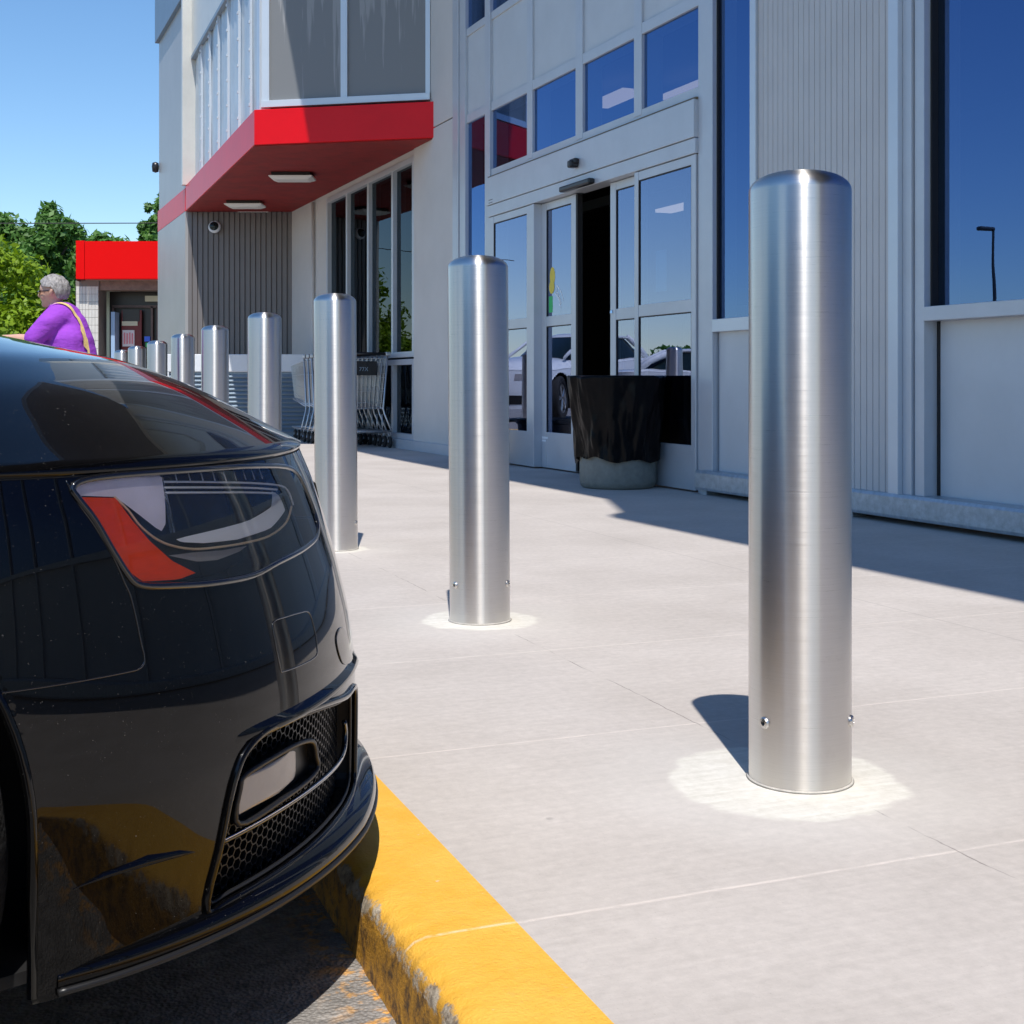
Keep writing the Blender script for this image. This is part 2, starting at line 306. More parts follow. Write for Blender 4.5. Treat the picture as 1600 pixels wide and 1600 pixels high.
# ---------------------------------------------------------------- mesh helpers
class MB:
    def __init__(s): s.v = []; s.f = []
    def add(s, vs, fs):
        o = len(s.v); s.v += [tuple(v) for v in vs]; s.f += [tuple(i + o for i in f) for f in fs]; return s
    def box(s, x0, x1, y0, y1, z0, z1):
        x0, x1 = min(x0, x1), max(x0, x1); y0, y1 = min(y0, y1), max(y0, y1)
        return s.add([(x0, y0, z0), (x1, y0, z0), (x1, y1, z0), (x0, y1, z0), (x0, y0, z1), (x1, y0, z1), (x1, y1, z1), (x0, y1, z1)],
                     [(0, 3, 2, 1), (4, 5, 6, 7), (0, 1, 5, 4), (1, 2, 6, 5), (2, 3, 7, 6), (3, 0, 4, 7)])
    def prism(s, poly, z0, z1):
        n = len(poly)
        a = sum(poly[i][0] * poly[(i + 1) % n][1] - poly[(i + 1) % n][0] * poly[i][1] for i in range(n))
        if a < 0: poly = poly[::-1]
        return s.add([(x, y, z0) for x, y in poly] + [(x, y, z1) for x, y in poly],
                     [tuple(range(n))[::-1], tuple(range(n, 2 * n))] + [(i, (i + 1) % n, n + (i + 1) % n, n + i) for i in range(n)])
    def tube(s, pts, r, n=8, cap=True, closed=False):
        pts = [Vector(p) for p in pts]; m = len(pts); o = len(s.v); up = Vector((0, 0, 1)); prev = None
        rs = r if isinstance(r, (list, tuple)) else [r] * m
        for i, p in enumerate(pts):
            if closed: d = pts[(i + 1) % m] - pts[i - 1]
            else: d = pts[min(i + 1, m - 1)] - pts[max(i - 1, 0)]
            if d.length < 1e-9: d = Vector((0, 0, 1))
            d.normalize()
            if prev is None:
                a = up if abs(d.z) < 0.9 else Vector((1, 0, 0)); u = d.cross(a).normalized()
            else: u = (prev - d * prev.dot(d)).normalized()
            prev = u; v = d.cross(u)
            for k in range(n):
                an = 2 * math.pi * k / n; q = p + (u * math.cos(an) + v * math.sin(an)) * rs[i]; s.v.append(tuple(q))
        for i in range(m if closed else m - 1):
            j = (i + 1) % m
            for k in range(n): s.f.append((o + i * n + k, o + i * n + (k + 1) % n, o + j * n + (k + 1) % n, o + j * n + k))
        if cap and not closed:
            s.f.append(tuple(o + k for k in range(n))[::-1]); s.f.append(tuple(o + (m - 1) * n + k for k in range(n)))
        return s
    def lathe(s, prof, n=48, cx=0, cy=0, cap=False):
        o = len(s.v)
        for r, z in prof:
            for k in range(n):
                a = 2 * math.pi * k / n; s.v.append((cx + r * math.cos(a), cy + r * math.sin(a), z))
        for i in range(len(prof) - 1):
            for k in range(n): s.f.append((o + i * n + k, o + i * n + (k + 1) % n, o + (i + 1) * n + (k + 1) % n, o + (i + 1) * n + k))
        if cap:
            s.f.append(tuple(o + k for k in range(n))[::-1]); e = o + (len(prof) - 1) * n; s.f.append(tuple(e + k for k in range(n)))
        return s
    def grid(s, rows, wrap=False):
        o = len(s.v); m = len(rows); n = len(rows[0])
        for r in rows: s.v += [tuple(p) for p in r]
        for i in range(m - 1):
            for k in range(n if wrap else n - 1):
                s.f.append((o + i * n + k, o + i * n + (k + 1) % n, o + (i + 1) * n + (k + 1) % n, o + (i + 1) * n + k))
        return s
    def build(s, name, m, parent=None, smooth=False, bevel=0, loc=None, rz=None, flip=False, auto=None):
        me = bpy.data.meshes.new(name); me.from_pydata(s.v, [], s.f); me.materials.append(m)
        if flip: me.flip_normals()
        if smooth: me.polygons.foreach_set('use_smooth', [True] * len(me.polygons))
        if auto is not None and hasattr(me, 'set_sharp_from_angle'):
            me.polygons.foreach_set('use_smooth', [True] * len(me.polygons)); me.set_sharp_from_angle(angle=R(auto))
        me.update()
        o = bpy.data.objects.new(name, me); COL.objects.link(o)
        if parent: o.parent = parent
        if loc: o.location = loc
        if rz is not None: o.rotation_euler = (0, 0, rz)
        if bevel:
            b = o.modifiers.new("bevel", 'BEVEL'); b.width = bevel; b.segments = 2; b.limit_method = 'ANGLE'; b.angle_limit = R(40)
        return o
def tag(o, label=None, cat=None, group=None, kind=None):
    if label: o['label'] = label
    if cat: o['category'] = cat
    if group: o['group'] = group
    if kind: o['kind'] = kind
    return o
def E(name, label, cat, loc=(0, 0, 0), rz=0, group=None, kind=None):
    o = bpy.data.objects.new(name, None); COL.objects.link(o); o.location = loc; o.rotation_euler = (0, 0, rz)
    o.empty_display_size = 0.1
    return tag(o, label, cat, group, kind)
def text_mesh(name, s, size, m, parent, mtx, ext=0.0005):
    cu = bpy.data.curves.new(name, 'FONT'); cu.body = s; cu.size = size; cu.extrude = ext; cu.align_x = 'CENTER'
    t = bpy.data.objects.new(name, cu); me = bpy.data.meshes.new_from_object(t); bpy.data.objects.remove(t); me.name = name
    me.materials.clear(); me.materials.append(m); me.transform(mtx)
    o = bpy.data.objects.new(name, me); COL.objects.link(o); o.parent = parent; return o

KR = math.atan2(0.3658, 0.9307)      # direction across the pavement
FR = math.atan2(0.9205, -0.3908)     # direction along the shop front
FO = (4.0226, 1.7078, 0)

# ---------------------------------------------------------------- ground
tag(MB().add([(-600, -60, 0), (600, -60, 0), (600, 900, 0), (-600, 900, 0)], [(0, 1, 2, 3)]).build("ground", M['grass'], loc=(0, 0, -0.12)), kind='structure')
tag(MB().add([(-70, -32, 0), (0.47, -32, 0), (0.47, 60, 0), (-70, 60, 0)], [(0, 1, 2, 3)]).build("parking_lot", M['asphalt'], loc=(0, 0, -0.10), rz=KR), kind='structure')
tag(MB().box(0.629, 16, -32, 34, -0.16, 0).build("pavement", M['concrete'], rz=KR), kind='structure')
# kerb: fine strip with chipped front arris
def kerb():
    ys = [-32, -20, -10, -5, -3, -2]; y = -1.0
    while y < 34:
        ys.append(y); y += 0.008 if y < 3.0 else (0.03 if y < 6 else 0.5)
    rows = []
    rnd = random.Random(3)
    from mathutils import noise as mn
    for y in ys:
        n1 = mn.noise(Vector((y * 9, 0, 0))) ; n2 = mn.noise(Vector((y * 37, 3, 0))); n3 = mn.noise(Vector((y * 90, 7, 0)))
        ch = 0.007 + 0.008 * n1 + 0.006 * n2 + 0.003 * n3; ch = max(ch, 0.003)
        j = lambda a: 0.0022 * mn.noise(Vector((y * 30, a * 5, 1)))
        row = [(0.464 + j(1), y, -0.105), (0.466 + j(2), y, -0.085), (0.467 + j(3), y, -0.062), (0.469 + j(4), y, -0.038), (0.471 + j(5) + ch * 0.15, y, -0.010 - ch * 1.4),
               (0.474 + ch * 0.5, y, -0.006 - ch * 0.75), (0.480 + ch * 1.1, y, -0.002 - ch * 0.2 + j(6) * 0.3), (0.492 + ch * 1.6, y, 0.0012), (0.54, y, 0.002), (0.60, y, 0.002), (0.6285, y, 0.0018)]
        rows.append(row)
    return MB().grid(rows)
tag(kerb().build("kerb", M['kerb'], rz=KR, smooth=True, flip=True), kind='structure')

# ---------------------------------------------------------------- bollards
BOLL_LABELS = [
    "large brushed steel bollard in the right foreground, nearest of the row",
    "steel bollard standing in front of the sliding shop doors, second nearest of the row",
    "steel bollard just beyond the car's nose with shopping carts behind it",
    "steel bollard in front of the left end of the shopping carts",
    "steel bollard in front of the dark ribbed wall, rising over the car bonnet",
    "steel bollard at the corner of the ribbed wall, sixth from the nearest",
    "partly hidden steel bollard beside the left end of the white-topped louvred cabinet",
    "small steel bollard cap showing just left of the grey wing wall",
    "smallest steel bollard cap peeping over the bonnet, farthest left of the row"]
def bollard():
    t = E("bollard", BOLL_LABELS[0], "bollard", group="stainless steel bollards along the kerb")
    prof = [(0.090, 0.0)] + [(0.090, z) for z in (0.02, 0.3, 0.6, 0.9, 1.046)]
    for k in range(1, 19):
        r = 0.090 * math.cos(math.pi / 2 * k / 18); prof.append((max(r, 0.0005), 1.046 + 0.037 * (1 - (r / 0.090) ** 2.6) ** (1 / 2.0)))
    MB().lathe(prof, 96).build("sleeve", M['steel'], t, smooth=True)
    MB().lathe([(0.0885, 0.001), (0.0945, 0.001), (0.0925, 0.0035), (0.0903, 0.004)], 64).build("grout_ring", mat("grout_bead", (0.50, 0.47, 0.42), 0.9, 0, 0.2, 60), t, smooth=True)
    for ang in (-90 - 54, -90 + 64, 80):
        ca, sa = math.cos(R(ang)), math.sin(R(ang)); P = Vector((0.0895 * ca, 0.0895 * sa, 0.112)); n = Vector((ca, sa, 0)); u = Vector((-sa, ca, 0)); z = Vector((0, 0, 1))
        b = MB(); rows = []
        for r, d in ((0.0105, -0.002), (0.0105, 0.002), (0.0085, 0.0048), (0.0045, 0.0056), (0.004, 0.0015), (0.0002, 0.0015)):
            rows.append([tuple(P + n * d + (u * math.cos(k * math.pi / 8) + z * math.sin(k * math.pi / 8)) * r) for k in range(16)])
        b.grid(rows, True); o = b.build("bolt", M['bolt'], t, smooth=True, auto=35)
        rows = [[tuple(P + n * 0.0018 + (u * math.cos(k * math.pi / 3) + z * math.sin(k * math.pi / 3)) * r) for k in range(6)] for r in (0.0038, 0.0002)]
        MB().grid(rows, True).build("socket", M['boltdark'], o)
    return t
def copy_tree(o, parent=None):
    c = o.copy(); COL.objects.link(c)
    if parent: c.parent = parent
    for ch in list(o.children): copy_tree(ch, c)
    return c
b0 = bollard(); ca, sa = math.cos(KR), math.sin(KR)
for k, yc in enumerate(BOLL_C[:9]):
    o = b0 if k == 0 else copy_tree(b0)
    pc = 1.33; o.location = (pc * ca - yc * sa, pc * sa + yc * ca, 0.0); o.rotation_euler = (0, (0, R(-0.35), R(-0.4), 0, 0, 0, 0, 0, 0)[k], R((0, 3, 9, 20, -30, 14, 5, 44, 60)[k]))
    o['label'] = BOLL_LABELS[k]

# ---------------------------------------------------------------- shop building (local x along the front, local y outward)
B = E("store_building", "large pale retail building with glazed entrance, sliding doors and red canopy", "building", FO, FR)
def pbox(name, m, *b, parent=B, bevel=0.003):
    x = MB()
    for q in b: x.box(*q)
    return x.build(name, m, parent, bevel=bevel)
HT = 7.4
# interior
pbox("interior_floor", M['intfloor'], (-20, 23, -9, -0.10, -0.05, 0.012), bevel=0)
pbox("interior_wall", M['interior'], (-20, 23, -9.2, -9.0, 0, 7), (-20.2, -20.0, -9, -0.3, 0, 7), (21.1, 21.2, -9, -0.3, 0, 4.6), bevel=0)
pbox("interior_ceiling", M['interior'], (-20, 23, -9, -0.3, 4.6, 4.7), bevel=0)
for sx, sy, sz in ((3.6, -2.6, 4.3), (6.2, -4.6, 4.3), (1.0, -3.0, 4.3), (13.95, -4.45, 4.4), (14.7, -3.8, 4.4), (17.5, -6.4, 3.45), (12.8, -6.6, 3.45), (14.2, -7.6, 3.45)):
    pbox("ceiling_lamp", M['lamp'], (sx, sx + 1.0, sy + 0.1, sy + 0.4, sz, sz + 0.05), bevel=0)
goods = [mat("goods", c, 0.6) for c in ((0.10, 0.02, 0.015), (0.02, 0.06, 0.035), (0.13, 0.11, 0.05), (0.02, 0.04, 0.08), (0.14, 0.13, 0.12))]
rg_ = random.Random(11)
for sx, sy in ((1.0, -4.1), (3.6, -3.4), (12.6, -6.2), (15.2, -6.2)):
    shv = MB()
    for k in range(5): shv.box(sx, sx + 2.0, sy - 0.5, sy, 0.2 + 0.4 * k, 0.23 + 0.4 * k)
    shv.box(sx, sx + 2.0, sy - 0.52, sy - 0.5, 0, 2.0)
    for a in (sx - 0.03, sx + 2.0): shv.box(a, a + 0.03, sy - 0.52, sy, 0, 2.05)
    shv = shv.build("display_shelving", M['frame'], B)
    for k in range(5):
        x = sx + 0.03
        while x < sx + 1.8:
            w_ = rg_.uniform(0.08, 0.26); h_ = rg_.uniform(0.12, 0.33)
            MB().box(x, x + w_, sy - 0.4, sy - rg_.uniform(0.02, 0.12), 0.232 + 0.4 * k, 0.232 + 0.4 * k + h_).build("packet", rg_.choice(goods), shv)
            x += w_ + rg_.uniform(0.005, 0.06)
vf = MB()
for a in (10.2, 11.4, 12.6): vf.box(a, a + 0.07, -1.75, -1.68, 0, 2.5)
vf.box(10.2, 12.67, -1.745, -1.685, 2.5, 2.6)
vf.build("inner_door_frame", mat("bronze_frame", (0.12, 0.09, 0.07), 0.4, 0.3), B)
# solid walls of the front
def wallseg(s0, s1, z0, z1, m='wall', y=0.0, name="wall"):
    return pbox(name, M[m], (s0, s1, y - 0.28, y, z0, z1), bevel=0.004)
wallseg(11.70, 12.86, 0, 3.232, y=0.02); wallseg(11.70, 12.86, 3.245, HT, y=0.02)
wallseg(16.36, 18.9, 0, HT, y=0.0)
wallseg(12.86, 16.36, 3.06, HT, y=0.0)
wallseg(-20, 12, HT, HT + 0.6, y=0.02, name="parapet")
# downpipe-like conduit by the left window wall
MB().tube([(17.0, 0.03, 0.1), (17.0, 0.03, 3.1)], 0.022, 10).build("conduit", M['wall'], B, smooth=True)
# left window band: five bays under the canopy
def framed_window(s0, s1, z0, z1, splits, glass, fw=0.06, y=0.0, dep=0.14, frame='frame', name="window", sill=True):
    b = MB()
    b.box(s0, s0 + fw, y - dep, y + 0.02, z0, z1); b.box(s1 - fw, s1, y - dep, y + 0.02, z0, z1)
    b.box(s0 + fw, s1 - fw, y - dep, y + 0.018, z1 - fw, z1); b.box(s0 + fw, s1 - fw, y - dep, y + 0.018, z0, z0 + fw)
    for q in splits: b.box(q - fw / 2, q + fw / 2, y - dep, y + 0.012, z0 + fw, z1 - fw)
    o = b.build(name, M[frame], B, bevel=0.003)
    g = MB(); e = [s0 + fw] + [v for q in splits for v in (q - fw / 2, q + fw / 2)] + [s1 - fw]
    for i in range(0, len(e), 2):
        MB().box(e[i], e[i + 1], y - 0.045, y - 0.035, z0 + fw, z1 - fw).build("pane", M[glass], o)
    return o
framed_window(12.86, 16.36, 0.97, 3.06, (13.62, 14.54, 15.44), 'glassdark')
framed_window(12.86, 16.36, 0.10, 0.95, (13.62, 14.54, 15.44), 'glassdark', name="lower_window")
pbox("threshold", M['frame'], (11.70, 16.36, -0.1, 0.06, 0, 0.10))
# entrance curtain wall
b = MB()
for s0, s1, z0 in ((11.55, 11.70, 0), (11.36, 11.50, 0), (10.75, 10.87, 0), (9.84, 9.95, 2.56), (8.90, 9.02, 2.56), (7.97, 8.08, 2.56), (7.03, 7.20, 0)):
    b.box(s0, s1, -0.16, 0.022 if z0 == 0 else 0.012, z0, HT)
b.box(11.50, 11.55, -0.16, 0.0, 0, HT)
for z0, z1 in ((2.52, 2.60), (3.12, 3.20), (3.93, 4.0), (5.2, 5.27)):
    b.box(7.20, 10.75, -0.16, 0.008, z0, z1); b.box(10.87, 11.36, -0.16, 0.008, z0 if z0 > 2.7 else 0.0, z1 if z0 > 2.7 else 0.06)
for z0, z1 in ((3.12, 3.20), (3.93, 4.0), (5.2, 5.27)): pass
cw = b.build("curtain_wall_frame", M['frame'], B, bevel=0.003)
bays = [(7.20, 7.97), (8.08, 8.90), (9.02, 9.84), (9.95, 10.75), (10.87, 11.36)]
for s0, s1 in bays:
    pbox("opaque_panel", M['panel'], (s0, s1, -0.03, -0.006, 3.20, 3.93), bevel=0)
    pbox("pane", M['glass'], (s0, s1, -0.022, -0.012, 2.60 if s0 < 10.8 else 0.06, 3.12), parent=cw, bevel=0)
    pbox("pane", M['glass'], (s0, s1, -0.022, -0.012, 4.0, 5.2), parent=cw, bevel=0)
    pbox("opaque_panel", M['panel'], (s0, s1, -0.03, -0.006, 5.27, HT), bevel=0)
# door header
hd = pbox("door_header", M['frame'], (7.20, 10.75, -0.10, 0.055, 2.272, 2.515), (7.20, 10.75, -0.10, 0.045, 2.17, 2.268))
pbox("shadow_strip", mat("shadow_gap_brown", (0.16, 0.13, 0.09), 0.6), (7.20, 10.75, -0.02, 0.040, 2.505, 2.53), parent=hd, bevel=0)  # brown strip paints the shaded gap along the top of the header
def leaf(name, s0, s1, y, stile=0.075, zt=2.165, midz=(1.16, 1.24), kick=0.30, top=0.06, handle=False, gl='glassdoor', kickp=True):
    b = MB(); d = 0.045
    b.box(s0, s0 + stile, y - d, y, 0.012, zt); b.box(s1 - stile, s1, y - d, y, 0.012, zt)
    for z0, z1 in ((zt - top, zt), midz, (0.012, kick)): b.box(s0 + stile, s1 - stile, y - d, y - 0.003, z0, z1)
    o = b.build(name, M['frame'], B, bevel=0.002)
    for z0, z1 in ((midz[1], zt - top), (kick, midz[0])):
        MB().box(s0 + stile, s1 - stile, y - 0.016, y - 0.011, z0, z1).build("pane", M[gl], o)
    gk = MB()
    for z0, z1 in ((midz[1], zt - top), (kick, midz[0])):
        for a, c_ in ((s0 + stile, s0 + stile + 0.008), (s1 - stile - 0.008, s1 - stile)): gk.box(a, c_, y - 0.0105, y - 0.004, z0, z1)
        gk.box(s0 + stile, s1 - stile, y - 0.0105, y - 0.004, z1 - 0.008, z1)
    gk.build("gasket", M['dark'], o)
    return o
sl1 = leaf("sidelight", 9.80, 10.73, 0.035, stile=0.10); sl2 = leaf("sidelight", 7.21, 8.03, 0.035, stile=0.055)
dl = leaf("sliding_door", 9.10, 9.74, -0.03, stile=0.085); dr = leaf("sliding_door", 8.03, 8.52, -0.03, stile=0.085)
pbox("post", M['frame'], (9.74, 9.80, -0.09, 0.042, 0.012, 2.165))
pbox("edge_seal", M['dark'], (9.07, 9.10, -0.075, -0.03, 0.02, 2.16), parent=dl, bevel=0)
MB().lathe([(0.0, 0), (0.016, 0), (0.014, 0.02), (0.0, 0.024)], 16).build("lock", M['chrome'], dr, loc=(8.49, -0.028, 1.21))
# stickers on the left sliding leaf: yellow tag, arc of lettering
gs = -0.040
def disc(b, s, z, rs, rz_, y):
    b.add([(s + rs * math.cos(k * math.pi / 10), y, z + rz_ * math.sin(k * math.pi / 10)) for k in range(20)], [tuple(range(20))])
b = MB(); disc(b, 9.555, 1.56, 0.05, 0.075, gs); disc(b, 9.565, 1.475, 0.05, 0.055, gs + 0.001); b.build("yellow_sticker", M['yellowst'], dl)
MB().box(9.55, 9.62, gs - 0.001, gs, 1.27, 1.40).build("green_sticker", M['green'], dl)
b = MB()
for r0, a0, a1 in ((0.17, 5, 70), (0.235, 25, 68)):
    pts = [(9.56 - r0 * math.cos(R(a)), 1.25 + r0 * 1.05 * math.sin(R(a))) for a in np.linspace(a0, a1, 16)]
    for p, q in zip(pts[:-1], pts[1:]):
        b.add([(p[0], gs, p[1] - 0.005), (q[0], gs, q[1] - 0.005), (q[0], gs, q[1] + 0.006), (p[0], gs, p[1] + 0.006)], [(0, 1, 2, 3)])
for i, ch in enumerate("USCEN"):
    a = R(62 - i * 10); r0 = 0.19
    mt = Matrix.Translation((9.56 - r0 * math.cos(a), gs, 1.25 + r0 * 1.05 * math.sin(a))) @ Matrix.Rotation(math.pi, 4, 'Z') @ Matrix.Rotation(-(math.pi / 2 - a), 4, 'Y') @ Matrix.Rotation(math.pi / 2, 4, 'X')
    text_mesh("letter", ch, 0.055, M['white'], dl, mt)
b.build("arc_sticker", M['white'], dl)
pbox("door_label", M['white'], (9.62, 9.735, -0.0305, -0.029, 0.245, 0.262), (9.66, 9.735, -0.0305, -0.029, 0.222, 0.236), parent=dl, bevel=0)
pbox("header_label", M['steelpole'], (10.60, 10.69, 0.0545, 0.0562, 2.285, 2.29), (10.60, 10.69, 0.0545, 0.0562, 2.31, 2.315), parent=hd, bevel=0)
pbox("window_poster", M['cyan'], (7.66, 7.80, -0.012, -0.006, 1.32, 1.60), parent=sl2, bevel=0)
# sensor above the door and the black motion bar
b = MB(); b.box(8.86, 8.96, 0.055, 0.10, 2.355, 2.40); b.prism([(8.87, 0.055), (8.95, 0.055), (8.94, 0.125), (8.88, 0.125)], 2.33, 2.385)
b.build("door_sensor", M['black'], B, bevel=0.012)
pbox("motion_sensor_bar", M['black'], (8.62, 9.14, 0.045, 0.10, 2.172, 2.215), bevel=0.012)
# narrow window right of the doors
fr = MB(); fr.box(6.48, 6.54, -0.16, 0.07, 0, HT); fr.box(6.54, 7.03, -0.16, 0.025, 1.02, 1.10); fr.box(6.54, 7.03, -0.16, 0.02, 0.02, 0.13)
fr = fr.build("window", M['frame_b'], B, bevel=0.003)
pbox("pane", M['glass'], (6.54, 7.03, -0.035, -0.025, 1.10, HT), parent=fr, bevel=0)
pbox("gasket", M['dark'], (7.015, 7.03, -0.07, -0.045, 0.13, 1.02), (7.018, 7.03, -0.024, -0.010, 1.10, HT), parent=fr, bevel=0)
pbox("opaque_panel", M['panel'], (6.54, 7.015, -0.05, -0.02, 0.13, 1.02), bevel=0)
# ribbed pier
b = MB(); s = 5.29; k = 0
poly = []
while s < 6.475:
    poly += [(s, 0.052), (s + 0.041, 0.052), (s + 0.043, 0.046), (s + 0.047, 0.046), (s + 0.0495, 0.052)]; s += 0.0495
poly = [(5.29, -0.16)] + [p for p in poly if p[0] <= 6.478] + [(6.478, 0.052), (6.478, -0.16)]
MB().prism(poly, 0.14, HT).build("ribbed_pier", M['ribbed'], B)
pbox("pier_corner_trim", M['frame_b'], (5.215, 5.288, -0.16, 0.075, 0.14, HT))
pbox("jamb", M['frame'], (5.15, 5.213, -0.2, 0.045, 0.14, HT), (5.075, 5.143, -0.2, 0.03, 0.14, HT), (5.143, 5.15, -0.2, 0.01, 0.14, HT))
# big right windows
def right_window(s0, s1):
    f = MB(); f.box(s0, s1, -0.2, 0.035, 1.005, 1.075); f.box(s0, s1, -0.2, 0.0, HT - 0.1, HT)
    if s0 > 2: pass
    f.box(s0 - 0.06, s0, -0.2, 0.03, 0.14, HT)
    f = f.build("window", M['frame'], B, bevel=0.003)
    pbox("pane", M['glass'], (s0, s1, -0.060, -0.050, 1.075, HT - 0.1), parent=f, bevel=0)
    pbox("gasket", M['dark'], (s1 - 0.012, s1 + 0.0, -0.049, -0.01, 1.075, HT - 0.1), (s1 - 0.02, s1, -0.09, -0.05, 0.14, 1.005), parent=f, bevel=0)
    pbox("opaque_panel", M['panel'], (s0, s1 - 0.02, -0.09, -0.055, 0.14, 1.005), bevel=0)
right_window(3.2, 5.075); right_window(1.3, 3.14); right_window(-0.6, 1.24); right_window(-2.6, -0.66)
for k in range(8): right_window(-4.6 - 2.0 * k, -2.66 - 2.0 * k)
# galvanised channel on the ground
b = MB(); prof = [(-0.06, 0.03), (0.085, 0.03), (0.09, 0.045), (0.09, 0.135), (0.082, 0.15), (-0.06, 0.15)]
b.add([(-20, y, z) for y, z in prof] + [(7.13, y, z) for y, z in prof], [tuple(range(6)), tuple(range(6, 12))[::-1]] + [(i, i + 6, (i + 1) % 6 + 6, (i + 1) % 6) for i in range(6)])
ch = b.build("ground_channel", M['galv'], B)
pbox("foot", M['galv'], (7.02, 7.10, -0.04, 0.07, 0.0, 0.03), (5.6, 5.68, -0.04, 0.05, 0, 0.03), (3.6, 3.68, -0.04, 0.05, 0, 0.03), parent=ch, bevel=0)
pbox("wall_base", M['dark'], (-20, 7.03, -0.28, -0.17, 0.0, 0.14), bevel=0)
# roof overhang above the picture, which shades the front
MB().prism([(-20, -0.3), (-20, 2.53), (2.45, 2.53), (2.57, 2.40), (3.42, 2.07), (8.0, 2.0), (11.3, 1.83), (12.15, 1.80), (12.15, -0.3)], HT + 0.12, HT + 0.38).build("roof_overhang", M['ribgrey'], B)
pbox("roof", M['wall'], (-20, 22, -9.2, -0.3, HT + 0.05, HT + 0.15), bevel=0)

# --- canopy volume
FRp, FLp, BLp, BRp = (12.23, 0.0), (13.34, 1.578), (18.90, 1.397), (18.31, 0.0)
def wallquad(b, p, q, t, z0, z1, off=0.0):
    """box following the line p-q (outer face), thickness t towards the right-hand side"""
    d = Vector((q[0] - p[0], q[1] - p[1])).normalized(); n = Vector((d.y, -d.x))
    P = Vector(p) - n * off; Q = Vector(q) - n * off
    b.prism([tuple(P), tuple(Q), tuple(Q + n * t), tuple(P + n * t)], z0, z1)
cp = MB(); cp.prism([FRp, FLp, BLp, BRp], 3.14, 3.50)
cano = cp.build("canopy_fascia", M['red'], B, bevel=0.004)
inset = lambda p, k: tuple(Vector(p) * (1 - k) + Vector(((FRp[0] + FLp[0] + BLp[0] + BRp[0]) / 4, (FRp[1] + FLp[1] + BLp[1] + BRp[1]) / 4)) * k)
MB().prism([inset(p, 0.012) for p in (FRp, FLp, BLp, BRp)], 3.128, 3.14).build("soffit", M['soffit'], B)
pbox("fascia_extension", M['red'], (18.90, 21.67, 1.30, 1.402, 3.14, 3.47))
for sx, sy in ((14.93, 0.80), (17.5, 0.83)):
    lx = MB().box(-0.22, 0.22, -0.15, 0.15, -0.03, 0.012); o = lx.build("soffit_light", M['black'], B, loc=(sx, sy, 3.114), rz=-FR)
    b = MB(); rows = []
    for z, a, c_ in ((-0.03, 0.25, 0.17), (-0.045, 0.245, 0.165), (-0.07, 0.19, 0.12)):
        rows.append([(a, c_, z), (-a, c_, z), (-a, -c_, z), (a, -c_, z)])
    b.grid(rows, True); n0 = len(b.v) - 4; b.f.append((n0, n0 + 1, n0 + 2, n0 + 3)); b.build("diffuser", M['lens'], o)
# upper box
def lerp(p, q, t): return (p[0] + (q[0] - p[0]) * t, p[1] + (q[1] - p[1]) * t)
uFL = (13.40, 1.47); uBL = (18.85, 1.29); uFR = (12.36, 0.0)
MB().prism([(12.45, -0.02), (13.44, 1.40), (18.86, 1.22), (18.3, -0.02)], 3.50, HT + 0.3).build("upper_box_core", M['stained'], B)
# front: framed panels
fr = MB()
def seg(b, p, q, t0, t1, th, z0, z1, off=0.0): wallquad(b, lerp(p, q, t0), lerp(p, q, t1), th, z0, z1, off)
for t0, t1 in ((0.0, 0.045), (0.475, 0.515), (0.972, 1.0)): seg(fr, uFL, uFR, t0, t1, 0.05, 3.56, HT + 0.3)
fr.build("panel_frame", M['frame_b'], B, bevel=0.003)
fr = MB(); seg(fr, uFL, uFR, 0.0, 1.0, 0.07, 3.53, 3.60, 0.004); pf = fr.build("panel_sill", M['frame_b'], B, bevel=0.003)
for tt in list(np.linspace(0.05, 0.97, 12)):
    x, y = lerp(uFL, uFR, tt); MB().box(x - 0.008, x + 0.008, y - 0.0, y + 0.014, 3.557, 3.573).build("rivet", M['louvre'], pf)
st = MB(); seg(st, uFL, uFR, 0.045, 0.972, 0.02, 3.60, HT + 0.3, -0.005); st.build("stained_panel", M['stained'], B)
# side: translucent sheets with bolted ribs
cuts = [0.0, 0.135, 0.275, 0.42, 0.56, 0.70, 0.84, 1.0]
sd = MB(); nseg = 160; rows = []
for z in (3.51, 4.4, 5.31):
    r_ = []
    for k in range(nseg + 1):
        t = k / nseg; x, y = lerp(uFL, uBL, t); r_.append((x, y - 0.02 + 0.006 * math.sin(t * nseg * 0.9) + 0.010 * math.sin(z * 5 + t * 20) * math.sin(t * 43), z))
    rows.append(r_)
sd.grid(rows).build("corrugated_sheet", M['poly'], B, smooth=True, flip=True)
sd = MB(); seg(sd, uBL, uFL, 0.0, 1.0, 0.03, 5.34, HT + 0.3, -0.0); sd.build("upper_cream_sheet", M['cream'], B)
sd = MB(); seg(sd, uBL, uFL, 0.0, 1.0, 0.06, 5.29, 5.34, 0.02); sd.build("lap_flashing", M['louvre'], B)
rb = MB()
for tt in cuts[1:-1]: seg(rb, uBL, uFL, 1 - tt - 0.003, 1 - tt + 0.003, 0.03, 3.51, 5.29, 0.012)
rb.build("sheet_seam", M['frame_b'], B)
for tt in cuts[1:-1]:
    x, y = lerp(uFL, uBL, tt)
    for z in np.arange(3.7, 5.25, 0.3): MB().box(x - 0.018, x + 0.018, y + 0.012, y + 0.03, z, z + 0.03).build("bolt", M['frame_b'], B)
cn = MB(); cn.prism([(13.36, 1.40), (13.36, 1.52), (13.50, 1.52), (13.50, 1.40)], 3.505, HT + 0.3); cn.build("corner_post", M['frame_b'], B, bevel=0.003)
